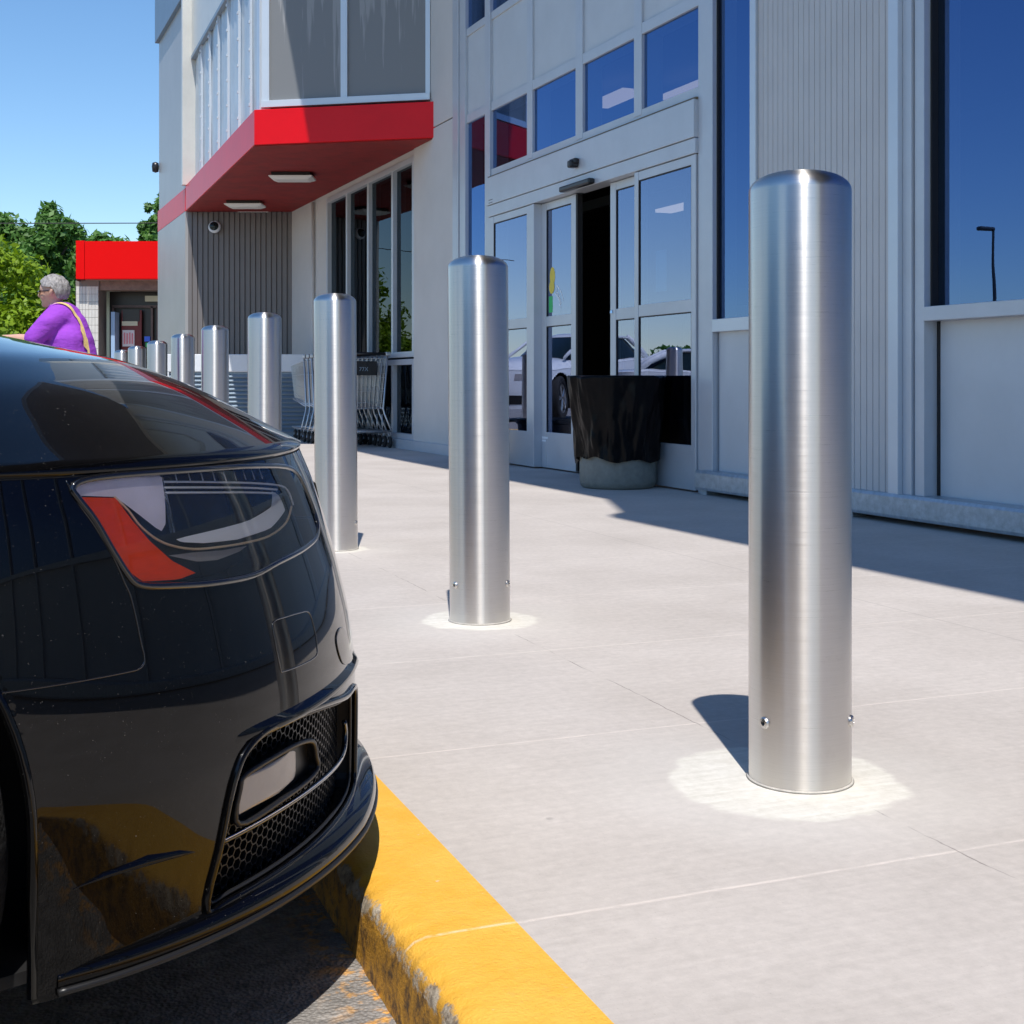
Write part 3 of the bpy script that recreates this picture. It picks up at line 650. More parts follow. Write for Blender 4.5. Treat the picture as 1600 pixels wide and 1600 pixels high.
cn = MB(); cn.prism([(18.83, 1.2), (18.83, 1.45), (18.93, 1.45), (18.93, 1.2)], 3.505, HT + 0.3); cn.build("corner_post", M['cream'], B, bevel=0.003)
# wing wall: ribbed lower part, smooth upper part
def ribs(p, q, pitch, depth, gap, z0, z1, m, name):
    d = Vector((q[0] - p[0], q[1] - p[1])); L_ = d.length; d.normalize(); n = Vector((-d.y, d.x))  # n = outward (left-hand side)
    pts = []; x = 0.0
    while x < L_ - pitch * 0.5:
        for a, e in ((0, 0), (pitch - gap, 0), (pitch - gap * 0.8, -depth), (pitch - gap * 0.2, -depth)):
            pts.append(Vector(p) + d * min(x + a, L_) + n * e)
        x += pitch
    pts.append(Vector(q)); pts = [tuple(v) for v in pts] + [tuple(Vector(q) - n * 0.2), tuple(Vector(p) - n * 0.2)]
    return MB().prism(pts, z0, z1).build(name, M[m], B)
ribs((18.31, 0.0), (18.90, 1.40), 0.075, 0.022, 0.022, 0.0, 3.128, 'ribgrey', "ribbed_end_wall")
ribs((18.90, 1.40), (21.67, 1.40), 0.11, 0.006, 0.012, 0.0, 3.138, 'wing', "ribbed_side_wall")
pbox("upper_side_wall", M['wing'], (18.95, 21.67, 1.0, 1.38, 3.472, 6.2))
pbox("parapet_band", M['bandblue'], (18.95, 21.72, 0.95, 1.44, 6.2, 8.2))
pbox("end_wall", M['wing'], (21.5, 21.66, -9, 1.0, 0, 6.2))
# security camera and wall
def dome_camera(loc):
    t = MB().lathe([(0.085, 0), (0.09, 0.03), (0.075, 0.06), (0.07, 0.06)], 24, cap=True).build("security_camera", M['whitemetal'], B, smooth=True)
    t.location = loc; t.rotation_euler = (R(75), 0, R(67 + 180))
    MB().lathe([(0.066, 0.055)] + [(0.066 * math.cos(a), 0.055 + 0.05 * math.sin(a)) for a in np.linspace(0, 1.5, 8)], 24).build("lens_dome", M['carglass'], t, smooth=True)
    return t
dome_camera((18.68, 1.02, 2.90))
wl = MB().lathe([(0.0, -0.1), (0.05, -0.08), (0.06, 0.0), (0.05, 0.06), (0.0, 0.08)], 16).build("wall_lamp", M['black'], B, smooth=True); wl.location = (21.72, 1.43, 4.2)

# ---------------------------------------------------------------- louvred cabinet behind the bollards
t = E("louvred_cabinet", "low louvred cabinet with a white top band in front of the ribbed wall", "cabinet", (-3.55, 17.0, 0), R(0))
MB().box(-0.98, 1.5, -0.02, 0.5, 0.84, 1.07).build("top", M['whitemetal'], t, bevel=0.01)
MB().box(-0.93, 1.45, 0.03, 0.48, 0.0, 0.838).build("housing", M['louvre'], t)
lv = MB()
for k in range(14): 
    z = 0.06 + k * 0.055
    lv.add([(-0.92, -0.01, z), (1.44, -0.01, z), (1.44, 0.028, z + 0.038), (-0.92, 0.028, z + 0.038), (-0.92, -0.006, z - 0.004), (1.44, -0.006, z - 0.004)], [(0, 1, 2, 3), (0, 4, 5, 1)])
lv.build("louvre", M['louvre'], t)
for a in (-0.96, 0.24, 1.44): MB().box(a, a + 0.04, -0.02, 0.03, 0, 0.838).build("stile", M['whitemetal'], t)

# ---------------------------------------------------------------- bins
def bagged_bin():
    wx, wy = FO[0] + 7.80 * math.cos(FR) - 0.285 * math.sin(FR), FO[1] + 7.80 * math.sin(FR) + 0.285 * math.cos(FR)
    t = E("waste_bin", "round concrete waste bin covered by a black plastic bag beside the sliding doors", "bin", (wx, wy, 0), FR)
    MB().lathe([(0.225, 0.0), (0.250, 0.012), (0.258, 0.05), (0.258, 0.24), (0.24, 0.255), (0.20, 0.26)], 48).build("concrete_base", M['concrete2'], t, smooth=True)
    from mathutils import noise as mn
    rows = []; n = 180; zs = list(np.linspace(0, 1, 40))
    for v in zs:
        row = []
        for k in range(n):
            a = 2 * math.pi * k / n; c_, s_ = math.cos(a), math.sin(a)
            zb = 0.185 + 0.06 * mn.noise(Vector((c_ * 1.7, s_ * 1.7, 2))) + 0.006 * mn.noise(Vector((c_ * 6, s_ * 6, 5)))
            z = zb + (0.745 + 0.012 * mn.noise(Vector((c_ * 5, s_ * 5, 9))) - zb) * v
            fold = mn.noise(Vector((c_ * 4.5 + v * 1.2, s_ * 4.5, v * 1.6))) * 0.038 + abs(mn.noise(Vector((c_ * 9 - v * 2, s_ * 9, v * 2.6 + 4)))) * 0.026 - 0.012
            r = 0.286 + 0.058 * v ** 1.1 + fold * (1 - 0.55 * v)
            row.append((r * c_, max(r * s_, -0.238), z))
        rows.append(row)
    for rr, dz in ((0.318, 0.006), (0.29, 0.0), (0.27, -0.06), (0.25, -0.25), (0.02, -0.3)):
        rows.append([(rr * math.cos(2 * math.pi * k / n), max(rr * math.sin(2 * math.pi * k / n), -0.237), 0.745 + dz) for k in range(n)])
    MB().grid(rows, True).build("bag", M['bag'], t, smooth=True)
bagged_bin()
wx, wy = FO[0] + 10.35 * math.cos(FR) - 0.33 * math.sin(FR), FO[1] + 10.35 * math.sin(FR) + 0.33 * math.cos(FR)
t = E("planter_pot", "low black round tub against the door frame behind the second nearest bollard", "tub", (wx, wy, 0))
MB().lathe([(0.14, 0), (0.15, 0.01), (0.19, 0.34), (0.205, 0.35), (0.205, 0.39), (0.185, 0.39), (0.16, 0.05), (0.001, 0.05)], 32).build("tub", M['black'], t, smooth=True, auto=40)

# ---------------------------------------------------------------- shopping carts (nested row along the front)
def cart():
    t = E("shopping_cart", "nearest shopping cart of the nested row, with a black panel on its seat", "shopping cart", (0, 0, 0), FR, "shopping carts nested along the shop front")
    fr = MB(); r = 0.011
    for s in (-1, 1):
        fr.tube([(0.02, s * 0.25, 1.0), (0.06, s * 0.215, 0.42), (0.04, s * 0.225, 0.36), (-0.02, s * 0.285, 0.18), (0.0, s * 0.285, 0.155), (0.85, s * 0.19, 0.155)], r, 8)
        fr.tube([(0.06, s * 0.215, 0.42), (0.80, s * 0.19, 0.50)], r, 8)
        fr.tube([(0.04, s * 0.20, 0.16), (0.055, s * 0.20, 0.36)], 0.007, 6)
    fr.tube([(-0.02, -0.285, 0.18), (-0.02, 0.285, 0.18)], 0.009, 8); fr.tube([(0.85, -0.19, 0.155), (0.85, 0.19, 0.155)], r, 8)
    for k in range(7): fr.tube([(0.03 + 0.12 * k, -0.25 + 0.01 * k, 0.165), (0.03 + 0.12 * k, 0.25 - 0.01 * k, 0.165)], 0.004, 5)
    fr.build("frame", M['cart'], t, smooth=True)
    bk = MB(); wr = 0.0035
    top = lambda x, s: (0.02 + 0.9 * x, s * (0.25 - 0.06 * x), 0.96 - 0.06 * x); bot = lambda x, s: (0.08 + 0.78 * x, s * (0.21 - 0.05 * x), 0.42 + 0.1 * x)
    def mid(x, s, v): a, c_ = top(x, s), bot(x, s); return tuple(c_[i] + (a[i] - c_[i]) * v for i in range(3))
    for s in (-1, 1):
        for k in range(19): bk.tube([mid(k / 18, s, 0), mid(k / 18, s, 1)], wr, 4)
        for v in (0, 0.15, 0.4, 0.7, 1): bk.tube([mid(0, s, v), mid(1, s, v)], wr if 0 < v < 1 else 0.006, 5)
    for k in range(10):
        y = -0.9 + 0.2 * k
        bk.tube([mid(0, y, 0), mid(0, y, 1)], wr, 4); bk.tube([mid(1, y, 0), mid(1, y, 1)], wr, 4); bk.tube([mid(0, y, 0), mid(1, y, 0)], wr, 4)
    for v in (0, 0.12, 0.35, 0.62, 0.92, 1):
        bk.tube([mid(0, -1, v), mid(0, 1, v)], wr * 1.2, 5); bk.tube([mid(1, -1, v), mid(1, 1, v)], wr, 5)
    for k in range(9): bk.tube([mid(k / 8, -1, 0), mid(k / 8, 1, 0)], wr, 4)
    bk.build("basket", M['cart'], t)
    h = MB().tube([(-0.03, -0.21, 1.01), (-0.03, 0.21, 1.01)], 0.016, 12); h.build("handle", M['black'], t, smooth=True)
    MB().box(-0.05, 0.04, -0.27, -0.21, 0.985, 1.03).box(-0.05, 0.04, 0.21, 0.27, 0.985, 1.03).build("handle_end", M['cart'], t, bevel=0.01)
    MB().box(0.006, 0.018, -0.13, 0.17, 0.78, 0.93).build("seat_panel", M['black'], t, bevel=0.004)
    wh = []
    for x, y in ((0.0, 0.26), (0.0, -0.26), (0.82, 0.17), (0.82, -0.17)):
        fk = MB().tube([(x, y, 0.155), (x - 0.01, y, 0.11), (x - 0.03, y + 0.018, 0.06)], 0.007, 6).build("caster_fork", M['cart'], t)
        b = MB(); rows = []
        for dy, rr in ((-0.014, 0.02), (-0.014, 0.055), (-0.010, 0.062), (0.010, 0.062), (0.014, 0.055), (0.014, 0.02)):
            rows.append([(x - 0.03 + rr * math.cos(2 * math.pi * k / 20), y + dy, 0.063 + rr * math.sin(2 * math.pi * k / 20)) for k in range(20)])
        b.grid(rows, True); b.build("wheel", M['dark'], t, smooth=True, auto=40)
    return t
c0 = cart()
txt = text_mesh("panel_print", "77X", 0.06, M['louvre'], c0, Matrix.Translation((0.0045, 0.02, 0.825)) @ Matrix.Rotation(-math.pi / 2, 4, 'Z') @ Matrix.Rotation(math.pi / 2, 4, 'X'))
for k in range(10):
    o = c0 if k == 0 else copy_tree(c0)
    s_, y_ = 13.42 + 0.185 * k, 0.37
    o.location = (FO[0] + s_ * math.cos(FR) - y_ * math.sin(FR), FO[1] + s_ * math.sin(FR) + y_ * math.cos(FR), 0)
    if k: o['label'] = "shopping cart nested inside the row, " + ("second", "third", "fourth", "fifth", "sixth", "seventh", "eighth", "ninth", "farthest")[k - 1] + (" one counted from the nearest cart" if k < 9 else " one from the doors")

# ---------------------------------------------------------------- black car (local x forward, +y towards the camera side is -y world-left; l>0 = camera side)
HK = [.15, .22, .30, .37, .42, .48, .56, .64, .70, .745]
F0 = [-.03, -.03, -.03, -.03, -.035, -.045, -.065, -.09, -.11, -.13]
AK = [.76, .76, .75, .74, .73, .71, .68, .65, .63, .61]
WK = [.90, .905, .91, .915, .912, .905, .896, .888, .882, .875]
def smooth_tab(K):
    hh = np.linspace(.15, .745, 240); v = np.interp(hh, HK, K); k = np.hanning(23); k /= k.sum()
    vp = np.concatenate([2 * v[0] - v[11:0:-1], v, 2 * v[-1] - v[-2:-13:-1]]); return hh, np.convolve(vp, k, 'valid')
HH, TF0 = smooth_tab(F0); _, TA = smooth_tab(AK); _, TW = smooth_tab(WK)
FREAR = -3.95; AR = 0.62; HT0, HT1 = 0.15, 0.745
def rise(q): return 0.0014 * max(0.0, min(q, 330) - 84) * 0.55
def S(q, h, d=0.0):
    """car surface: q 0..90 front ellipse (deg), then side straight (q-90 cm), then the tail ellipse; d = offset outwards"""
    sg = 1 if q >= 0 else -1; q = abs(q)
    f0 = float(np.interp(h, HH, TF0)); a = float(np.interp(h, HH, TA)); W = float(np.interp(h, HH, TW))
    # small outward bulge over the intake (bumper shelf)
    th = R(min(q, 90)); f = f0 - a * (1 - math.cos(th)); l = W * math.sin(th)
    tl = (FREAR - (f0 - a)) / -0.01
    nf, nl = W * math.cos(th), a * math.sin(th)
    if q > 90:
        dd = min(q - 90, tl); f -= dd * .01
        if q - 90 > tl:
            ph = R(min((q - 90 - tl) * 0.9, 90)); ar = AR * (1 - 0.25 * max(0, (0.5 - h)) ); f = FREAR - ar * math.sin(ph); l = W * math.cos(ph); nf, nl = -W * math.sin(ph), ar * math.cos(ph)
    n = math.hypot(nf, nl); nf /= n; nl /= n
    f += nf * d; l += nl * d
    hh = h + rise(q) * max(0, (h - .45) / .295) ** 1.5 if q > 84 else h
    return Vector((f, -l * sg, hh))
def inpoly(x, y, P):
    c_ = False; n = len(P)
    for i in range(n):
        x1, y1 = P[i]; x2, y2 = P[i - 1]
        if (y1 > y) != (y2 > y) and x < (x2 - x1) * (y - y1) / (y2 - y1) + x1: c_ = not c_
    return c_
def catmull(P, n=6, closed=True):
    out = []; m = len(P)
    rngk = range(m) if closed else range(m - 1)
    for i in rngk:
        if closed: p0, p1, p2, p3 = P[i - 1], P[i], P[(i + 1) % m], P[(i + 2) % m]
        else: p0, p1, p2, p3 = P[max(i - 1, 0)], P[i], P[i + 1], P[min(i + 2, m - 1)]
        for k in range(n):
            t = k / n
            out.append(tuple(0.5 * (2 * p1[j] + (p2[j] - p0[j]) * t + (2 * p0[j] - 5 * p1[j] + 4 * p2[j] - p3[j]) * t * t + (3 * p1[j] - p0[j] - 3 * p2[j] + p3[j]) * t ** 3) for j in range(2)))
    if not closed: out.append(P[-1])
    return out
HL = catmull([(72.0, 0.733), (70.4, 0.7415), (65.4, 0.7445), (56.2, 0.7435), (43.7, 0.739), (32.0, 0.724), (28.8, 0.6895), (27.5, 0.642), (29.9, 0.618), (36.0, 0.610), (43.9, 0.6045), (49.7, 0.5965), (56.1, 0.5985), (61.4, 0.604), (65.6, 0.611), (67.0, 0.624), (68.5, 0.6555), (70.1, 0.6945), (71.6, 0.721)], 4)
INT = catmull([(57.9, 0.188), (56.6, 0.26), (55.7, 0.3205), (55.0, 0.352), (53.9, 0.3745), (51.5, 0.390), (48.4, 0.3945), (43.1, 0.3925), (37.3, 0.3835), (29.8, 0.3665), (25.0, 0.362), (22.0, 0.350), (21.0, 0.30), (21.0, 0.23), (22.5, 0.190), (35, 0.187), (46.7, 0.1865), (55, 0.186)], 4)
WX1, WX2, WZ, WR = -0.98, -3.72, 0.345, 0.385
def arch_inside(f, h):
    for wx in (WX1, WX2):
        if (f - wx) ** 2 + (h - WZ) ** 2 < WR ** 2 or (h < WZ and abs(f - wx) < WR - 0.002): return True
    return False
def arch_snap(p):
    for wx in (WX1, WX2):
        dx, dz = p.x - wx, p.z - WZ
        if dz >= 0:
            d = math.hypot(dx, dz)
            if abs(d - WR) < 0.012: k = WR / d; return Vector((wx + dx * k, p.y, WZ + dz * k))
        elif abs(abs(dx) - WR) < 0.012: return Vector((wx + math.copysign(WR, dx), p.y, p.z))
    return p
def car(loc, rz, paint, label, cat, detail=True, name="parked_car", zs=1.0, group=None):
    t = E(name, label, cat, loc, rz, group)
    dq = 0.45 if detail else 3.0
    qs = list(np.arange(0, 90, dq)) + list(np.arange(90, 90 + 322, 1.0 if detail else 5)) + list(np.arange(412, 512.01, 2.0 if detail else 6))
    tl = (FREAR - (-.13 - .61)) / -0.01
    qs = sorted(set([-q for q in qs] + qs)); nv = 128 if detail else 26
    hs = list(np.linspace(0.15, 0.745, nv))
    # body shell
    verts = []; idx = {}
    for i, q in enumerate(qs):
        for j, h in enumerate(hs):
            p = S(q, h)
            # ledge above the intake and rounding under the bonnet line
            verts.append(p)
    nh = len(hs); faces = []
    for i in range(len(qs) - 1):
        for j in range(nh - 1):
            qm = abs((qs[i] + qs[i + 1]) / 2); hm = (hs[j] + hs[j + 1]) / 2
            c_ = (verts[i * nh + j] + verts[(i + 1) * nh + j + 1]) / 2
            if qm > 60 and arch_inside(c_.x, c_.z): continue
            if detail and qm < 75 and (inpoly(qm, hm, HL) or inpoly(qm, hm, INT)): continue
            faces.append((i * nh + j, (i + 1) * nh + j, (i + 1) * nh + j + 1, i * nh + j + 1))
    ec = {}
    for fc in faces:
        for a_, b_ in zip(fc, fc[1:] + fc[:1]): ec[(min(a_, b_), max(a_, b_))] = ec.get((min(a_, b_), max(a_, b_)), 0) + 1
    for (a_, b_), n_ in ec.items():
        if n_ == 1:
            for v_ in (a_, b_):
                if 62 < abs(qs[v_ // nh]) and hs[v_ % nh] < .74: verts[v_] = arch_snap(verts[v_])
    b = MB(); b.add(verts, faces); b.build("body", M[paint], t, smooth=True)
    # bonnet / deck: rings running inwards from the top edge
    HS = [1, .97, .95, .841, .738, .533, .28, 0]; HV = [.752, .768, .781, .846, .890, .938, .972, .985]
    sg = np.linspace(1, 0, 60 if detail else 20); ss = sg
    hx = np.linspace(0, 1, 200); hv = np.interp(hx, HS[::-1], HV[::-1]); k = np.hanning(19); k /= k.sum()
    hvp = np.concatenate([2 * hv[0] - hv[9:0:-1], hv, 2 * hv[-1] - hv[-2:-11:-1]]); hv = np.convolve(hvp, k, 'valid')
    q2 = [q for q in qs if abs(q) < 412 + 90]; rows = []
    for s in ss:
        row = []
        for q in q2:
            e = S(q, 0.745, 0.002); px = min(max(e.x, -3.5), -1.25); piv = Vector((px, 0))
            x = piv.x + (e.x - piv.x) * s; y = piv.y + (e.y - piv.y) * s
            hb = e.z - 0.745; z = float(np.interp(s, hx, hv)); z = z + hb * (s ** 2) + 0.004
            row.append((x, y, z))
        rows.append(row)
    # rolled front edge of the bonnet
    lip = [tuple(S(q, 0.745, -0.006) + Vector((0, 0, -0.002))) for q in q2]; lip2 = [tuple(S(q, 0.745, 0.0015) + Vector((0, 0, 0.0045))) for q in q2]
    MB().grid([lip, lip2] + rows, False).build("bonnet", M[paint], t, smooth=True, flip=True)
    # cabin
    gz = 1.0
    def ring(f0, f1, wd, h, n=64, e=3.2):
        r = []
        for k in range(n):
            a = 2 * math.pi * k / n; c_, s_ = math.cos(a), math.sin(a)
            r.append(((f0 + f1) / 2 + (f0 - f1) / 2 * math.copysign(abs(c_) ** (2 / e), c_), wd * math.copysign(abs(s_) ** (2 / e), s_), h))
        return r
    rg = [ring(-1.15, -4.15, .80, .90), ring(-1.45, -3.9, .74, 1.06), ring(-1.72, -3.6, .68, 1.20), ring(-1.95, -3.35, .63, 1.31)]
    MB().grid(rg, True).build("side_glass", M['carglass'], t, smooth=True, flip=False)
    rg = [ring(-1.93, -3.37, .635, 1.308), ring(-2.0, -3.25, .60, 1.345), ring(-2.15, -3.1, .50, 1.37), ring(-2.4, -2.9, .2, 1.38), ring(-2.6, -2.7, .01, 1.382)]
    MB().grid(rg, True).build("roof", M[paint], t, smooth=True)
    pl = MB()
    for s in (-1, 1):
        pl.tube([(-1.25, s * .73, .95), (-1.6, s * .68, 1.13), (-2.0, s * .62, 1.32)], 0.03, 8)
        pl.tube([(-2.72, s * .78, .95), (-2.70, s * .64, 1.31)], 0.035, 8)
        pl.tube([(-4.0, s * .70, .93), (-3.7, s * .67, 1.13), (-3.25, s * .60, 1.33)], 0.06, 8)
        pl.tube([(-1.95, s * .635, 1.315), (-2.65, s * .66, 1.33), (-3.3, s * .61, 1.315)], 0.022, 8)
    pl.build("pillar", M[paint], t, smooth=True)
    # underside and wheel wells
    MB().prism([tuple(S(q, .15, -0.03))[:2] for q in (-85, -60, -30, 0, 30, 60, 85)] + [(-.85, .55), (-4.3, .6), (-4.3, -.6), (-.85, -.55)][::-1][::-1], 0.155, 0.17).build("underbody", M['dark'], t)
    for wx in (WX1, WX2):
        for s in (-1, 1):
            ww = MB(); rows = []
            for y in (0.55, 0.85):
                rows.append([(wx + (WR - 0.001) * math.cos(a), s * y, WZ + (WR - 0.001) * math.sin(a)) for a in np.linspace(0, math.pi, 40)])
                rows[-1] = [(wx + WR - 0.001, s * y, 0.15)] + rows[-1] + [(wx - WR + 0.001, s * y, 0.15)]
            ww.grid(rows)
            o = len(ww.v); ww.v += [(wx + WR * math.cos(a), s * 0.55, WZ + WR * math.sin(a)) for a in np.linspace(0, math.pi, 40)] + [(wx - WR, s * .55, .15), (wx + WR, s * .55, .15)]
            ww.f.append(tuple(range(o, o + 42)))
            ww.build("wheel_well", M['dark'], t)
    for wx in (WX1, WX2):
        for s in (-1, 1):
            pts = []
            for a in [None] + list(np.linspace(0, math.pi, 50)) + [None]:
                if a is None: f, h = (wx + WR if not pts else wx - WR), 0.16
                else: f, h = wx + WR * math.cos(a), WZ + WR * math.sin(a)
                # find l on the surface at (f,h)
                f0 = float(np.interp(min(h, .745), HH, TF0)); a_ = float(np.interp(min(h, .745), HH, TA)); W = float(np.interp(min(h, .745), HH, TW))
                cth = 1 - (f0 - f) / a_ if f > f0 - a_ else 0.0; l = W * math.sqrt(max(0, 1 - cth * cth)) 
                pts.append((f, -s * l, h))
            MB().tube(pts, 0.006, 8).build("arch_edge", M[paint], t, smooth=True)
    # wheels
    for wx, s, st in ((WX1, 1, 24), (WX1, -1, 24), (WX2, 1, 0), (WX2, -1, 0)):
        wo_ = bpy.data.objects.new("wheel", None); COL.objects.link(wo_); wo_.parent = t
        wo_.location = (wx, -s * 0.78, 0.312); wo_.rotation_euler = (0, 0, -R(st) if st else 0)
        pr = [(0.23, 0.09), (0.245, 0.115), (0.325, 0.118), (0.348, 0.105), (0.359, 0.075), (0.361, 0.0), (0.359, -0.075), (0.348, -0.105), (0.325, -0.118), (0.23, -0.10)]
        rows = []
        for r_, y in pr: rows.append([(r_ * math.cos(2 * math.pi * k / 72), -s * y, r_ * math.sin(2 * math.pi * k / 72)) for k in range(72)])
        MB().grid(rows, True).build("tyre", M['tyre'], wo_, smooth=True)
        rm = MB(); rows = []
        for r_, y in ((0.236, 0.10), (0.225, 0.095), (0.205, 0.03), (0.20, -0.09)): rows.append([(r_ * math.cos(2 * math.pi * k / 48), -s * y, r_ * math.sin(2 * math.pi * k / 48)) for k in range(48)])
        rm.grid(rows, True)
        for k in range(5):
            a = 2 * math.pi * k / 5
            for da in (-0.13, 0.13): rm.tube([(0.03 * math.cos(a), -s * 0.085, 0.03 * math.sin(a)), (0.21 * math.cos(a + da), -s * 0.09, 0.21 * math.sin(a + da))], [0.022, 0.013], 6)
        rm.tube([(0, -s * 0.06, 0), (0, -s * 0.098, 0)], 0.045, 20); rm.build("rim", M['rim'], wo_, smooth=True, auto=40)
    if not detail:
        for s in (-1, 1):
            for nm, q0, q1, h0, h1, m_ in (("headlight", 38, 72, .60, .70, 'foglens'), ("intake", 15, 50, .22, .36, 'black')):
                MB().grid([[tuple(S(s * q, h, 0.006)) for q in np.linspace(q0, q1, 12)] for h in (h0, h1)]).build(nm, M[m_], t, smooth=True)
            MB().box(-1.55, -1.40, -s * 0.93, -s * 1.08, 0.93, 1.05).build("mirror", M[paint], t, bevel=0.03)
        MB().grid([[tuple(S(q, h, 0.006)) for q in np.linspace(-22, 22, 16)] for h in (.42, .66)]).build("grille", M['black'], t, smooth=True)
        return t
    # ---- detail of the front
    def strip(P, r, m_, name, parent, d=0.0, closed=False, n=8, sgn=1, cm=0):
        if cm: P = catmull(P, cm, closed)
        return MB().tube([S(sgn * q, h, d) for q, h in P], r, n, closed=closed).build(name, M[m_], parent, smooth=True)
    def patch(P, d, m_, name, parent, sgn=1, res=26, thick=0.0, cm=0, dfun=None):
        if cm: P = catmull(P, cm)
        q0, q1 = min(p[0] for p in P), max(p[0] for p in P); h0, h1 = min(p[1] for p in P), max(p[1] for p in P)
        # triangulated patch: boundary fan strips by scan lines
        rows = []
        for j in range(res + 1):
            h = h0 + (h1 - h0) * (0.002 + 0.996 * j / res); xs = []
            for i in range(len(P)):
                (x1, y1), (x2, y2) = P[i - 1], P[i]
                if (y1 > h) != (y2 > h): xs.append(x1 + (x2 - x1) * (h - y1) / (y2 - y1))
            if len(xs) < 2: continue
            a, c_ = min(xs), max(xs); rows.append([tuple(S(sgn * (a + (c_ - a) * k / 40), h, (dfun(a + (c_ - a) * k / 40, h) if dfun else d))) for k in range(41)])
        return MB().grid(rows).build(name, M[m_], parent, smooth=True, flip=sgn > 0)
    for sgn in (1, -1):
        # headlight
        hd_ = patch(HL, -0.055, 'lampback', "headlight", t, sgn, 30)
        w_ = MB(); w_.grid([[tuple(S(sgn * q, h, d)) for q, h in HL + HL[:1]] for d in (-0.001, -0.03, -0.058)]); w_.build("bezel_wall", M['blackgloss'], hd_, smooth=True)
        strip(HL, 0.0045, 'blackgloss', "bezel", hd_, 0.0, True, 8, sgn)
        patch(HL, 0.0015, 'glasslamp', "cover", hd_, sgn, 40)
        patch([(71.2, 0.7215), (67.2, 0.7185), (65.7, 0.6905), (63.8, 0.6615), (61.4, 0.6345), (58.0, 0.612), (61.3, 0.611), (65.4, 0.615), (66.9, 0.630), (69.1, 0.683)], -0.002, 'amber', "side_reflector", hd_, sgn, 30)
        patch([(71.6, 0.735), (70.6, 0.7405), (66.2, 0.742), (61.6, 0.741), (60.4, 0.739), (60.7, 0.712), (61.3, 0.680), (62.0, 0.672), (62.7, 0.677), (64.5, 0.6945), (65.8, 0.707), (67.2, 0.7195), (71.3, 0.7225)], -0.004, 'lavender', "reflector_housing", hd_, sgn, 30)
        # rolled edge of the housing (short cylinder) and small step
        MB().grid([[tuple(S(sgn * q, h, d)) for h in np.linspace(.668, .738, 12)] for q, d in ((60.9, -.004), (60.2, -.005), (59.6, -.010), (59.2, -.034))]).build("housing_edge", M['chrome'], hd_, smooth=True)
        patch([(60.2, 0.660), (55.8, 0.6625), (47.5, 0.6665), (40.7, 0.677), (37.0, 0.6955), (36.0, 0.690), (37.4, 0.668), (43.4, 0.650), (50.7, 0.646), (56.1, 0.649), (59.5, 0.655)], -0.022, 'led', "light_guide", hd_, sgn, 30, dfun=lambda q, h: -0.005 - 0.012 * ((h - .648) / .04) ** 2)
        strip([(67.2, 0.7185), (65.9, 0.702), (64.7, 0.6815), (63.0, 0.664), (61.1, 0.653), (58.1, 0.6445), (54.2, 0.6415), (49.7, 0.640), (44.1, 0.6415), (39.0, 0.6530), (36.0, 0.672)], 0.0016, 'gold', "edge_trim", hd_, -0.003, cm=4, sgn=sgn)
        for P in ([(60.1, .7315), (53.8, .7260), (45.2, .7165), (37.7, .7055), (35.0, .695), (34.5, .672)], [(60.4, .7245), (54, .7190), (45.5, .710), (38.5, .700)], [(60.4, .7180), (54.3, .7125), (45.9, .704), (39.4, .6955)]):
            strip(P, 0.0014, 'led', "light_bar", hd_, -0.006, cm=4, sgn=sgn)
        for k in range(9):
            strip([(58 - 2.1 * k, .7395 - .0009 * k), (58 - 2.1 * k, .728 - .0012 * k)], 0.0008, 'led', "louvre_bar", hd_, -0.008, sgn=sgn, n=5)
        patch([(61.5, .641), (57.6, .6275), (54.6, .625), (50.5, .630), (49.0, .635), (53.5, .636), (58, .640)], -0.006, 'foglens', "lower_reflector", hd_, sgn, 16)
        # intake: frame, duct, honeycomb mesh, radar cover, chrome strip, shelf
        it = MB()
        for q0, q1 in ((20, 59),): it.grid([[tuple(S(sgn * q, h, -0.13)) for q in np.linspace(q0, q1, 30)] for h in np.linspace(.15, .40, 10)])
        it.grid([[tuple(S(sgn * q, h, d)) for q, h in INT + INT[:1]] for d in (0.0, -0.13)])
        ik = it.build("lower_intake", M['dark'], t)
        strip(INT, 0.0055, 'paint', "intake_frame", ik, 0.001, True, 10, sgn)
        inner = [(q + (40 - q) * 0.045, h + (0.285 - h) * 0.075) for q, h in INT]
        strip(inner, 0.003, 'blacksatin', "inner_frame", ik, -0.006, True, 8, sgn)
        # honeycomb
        hm = MB(); arc = [0.0]; qq = np.arange(0, 70, 0.5)
        for a, c_ in zip(qq[:-1], qq[1:]): arc.append(arc[-1] + (S(a, .3) - S(c_, .3)).length)
        q_of = lambda s: float(np.interp(s, arc, qq)); R_ = 0.0082; done = set(); segs = []
        s0 = float(np.interp(20, qq, arc)); s1 = float(np.interp(60, qq, arc)); ci = 0; x = s0
        while x < s1:
            z = 0.17 + (ci % 2) * R_ * math.sqrt(3) / 2
            while z < 0.41:
                cor = [(x + R_ * 1.12 * math.cos(k * math.pi / 3), z + R_ * math.sin(k * math.pi / 3)) for k in range(6)]
                for k in range(6):
                    a, c_ = cor[k], cor[(k + 1) % 6]; key = tuple(sorted([(round(a[0] * 4000), round(a[1] * 4000)), (round(c_[0] * 4000), round(c_[1] * 4000))]))
                    if key in done: continue
                    done.add(key)
                    if inpoly(q_of(a[0]), a[1], INT) or inpoly(q_of(c_[0]), c_[1], INT): segs.append((a, c_))
                z += R_ * math.sqrt(3)
            x += R_ * 1.12 * 1.5; ci += 1
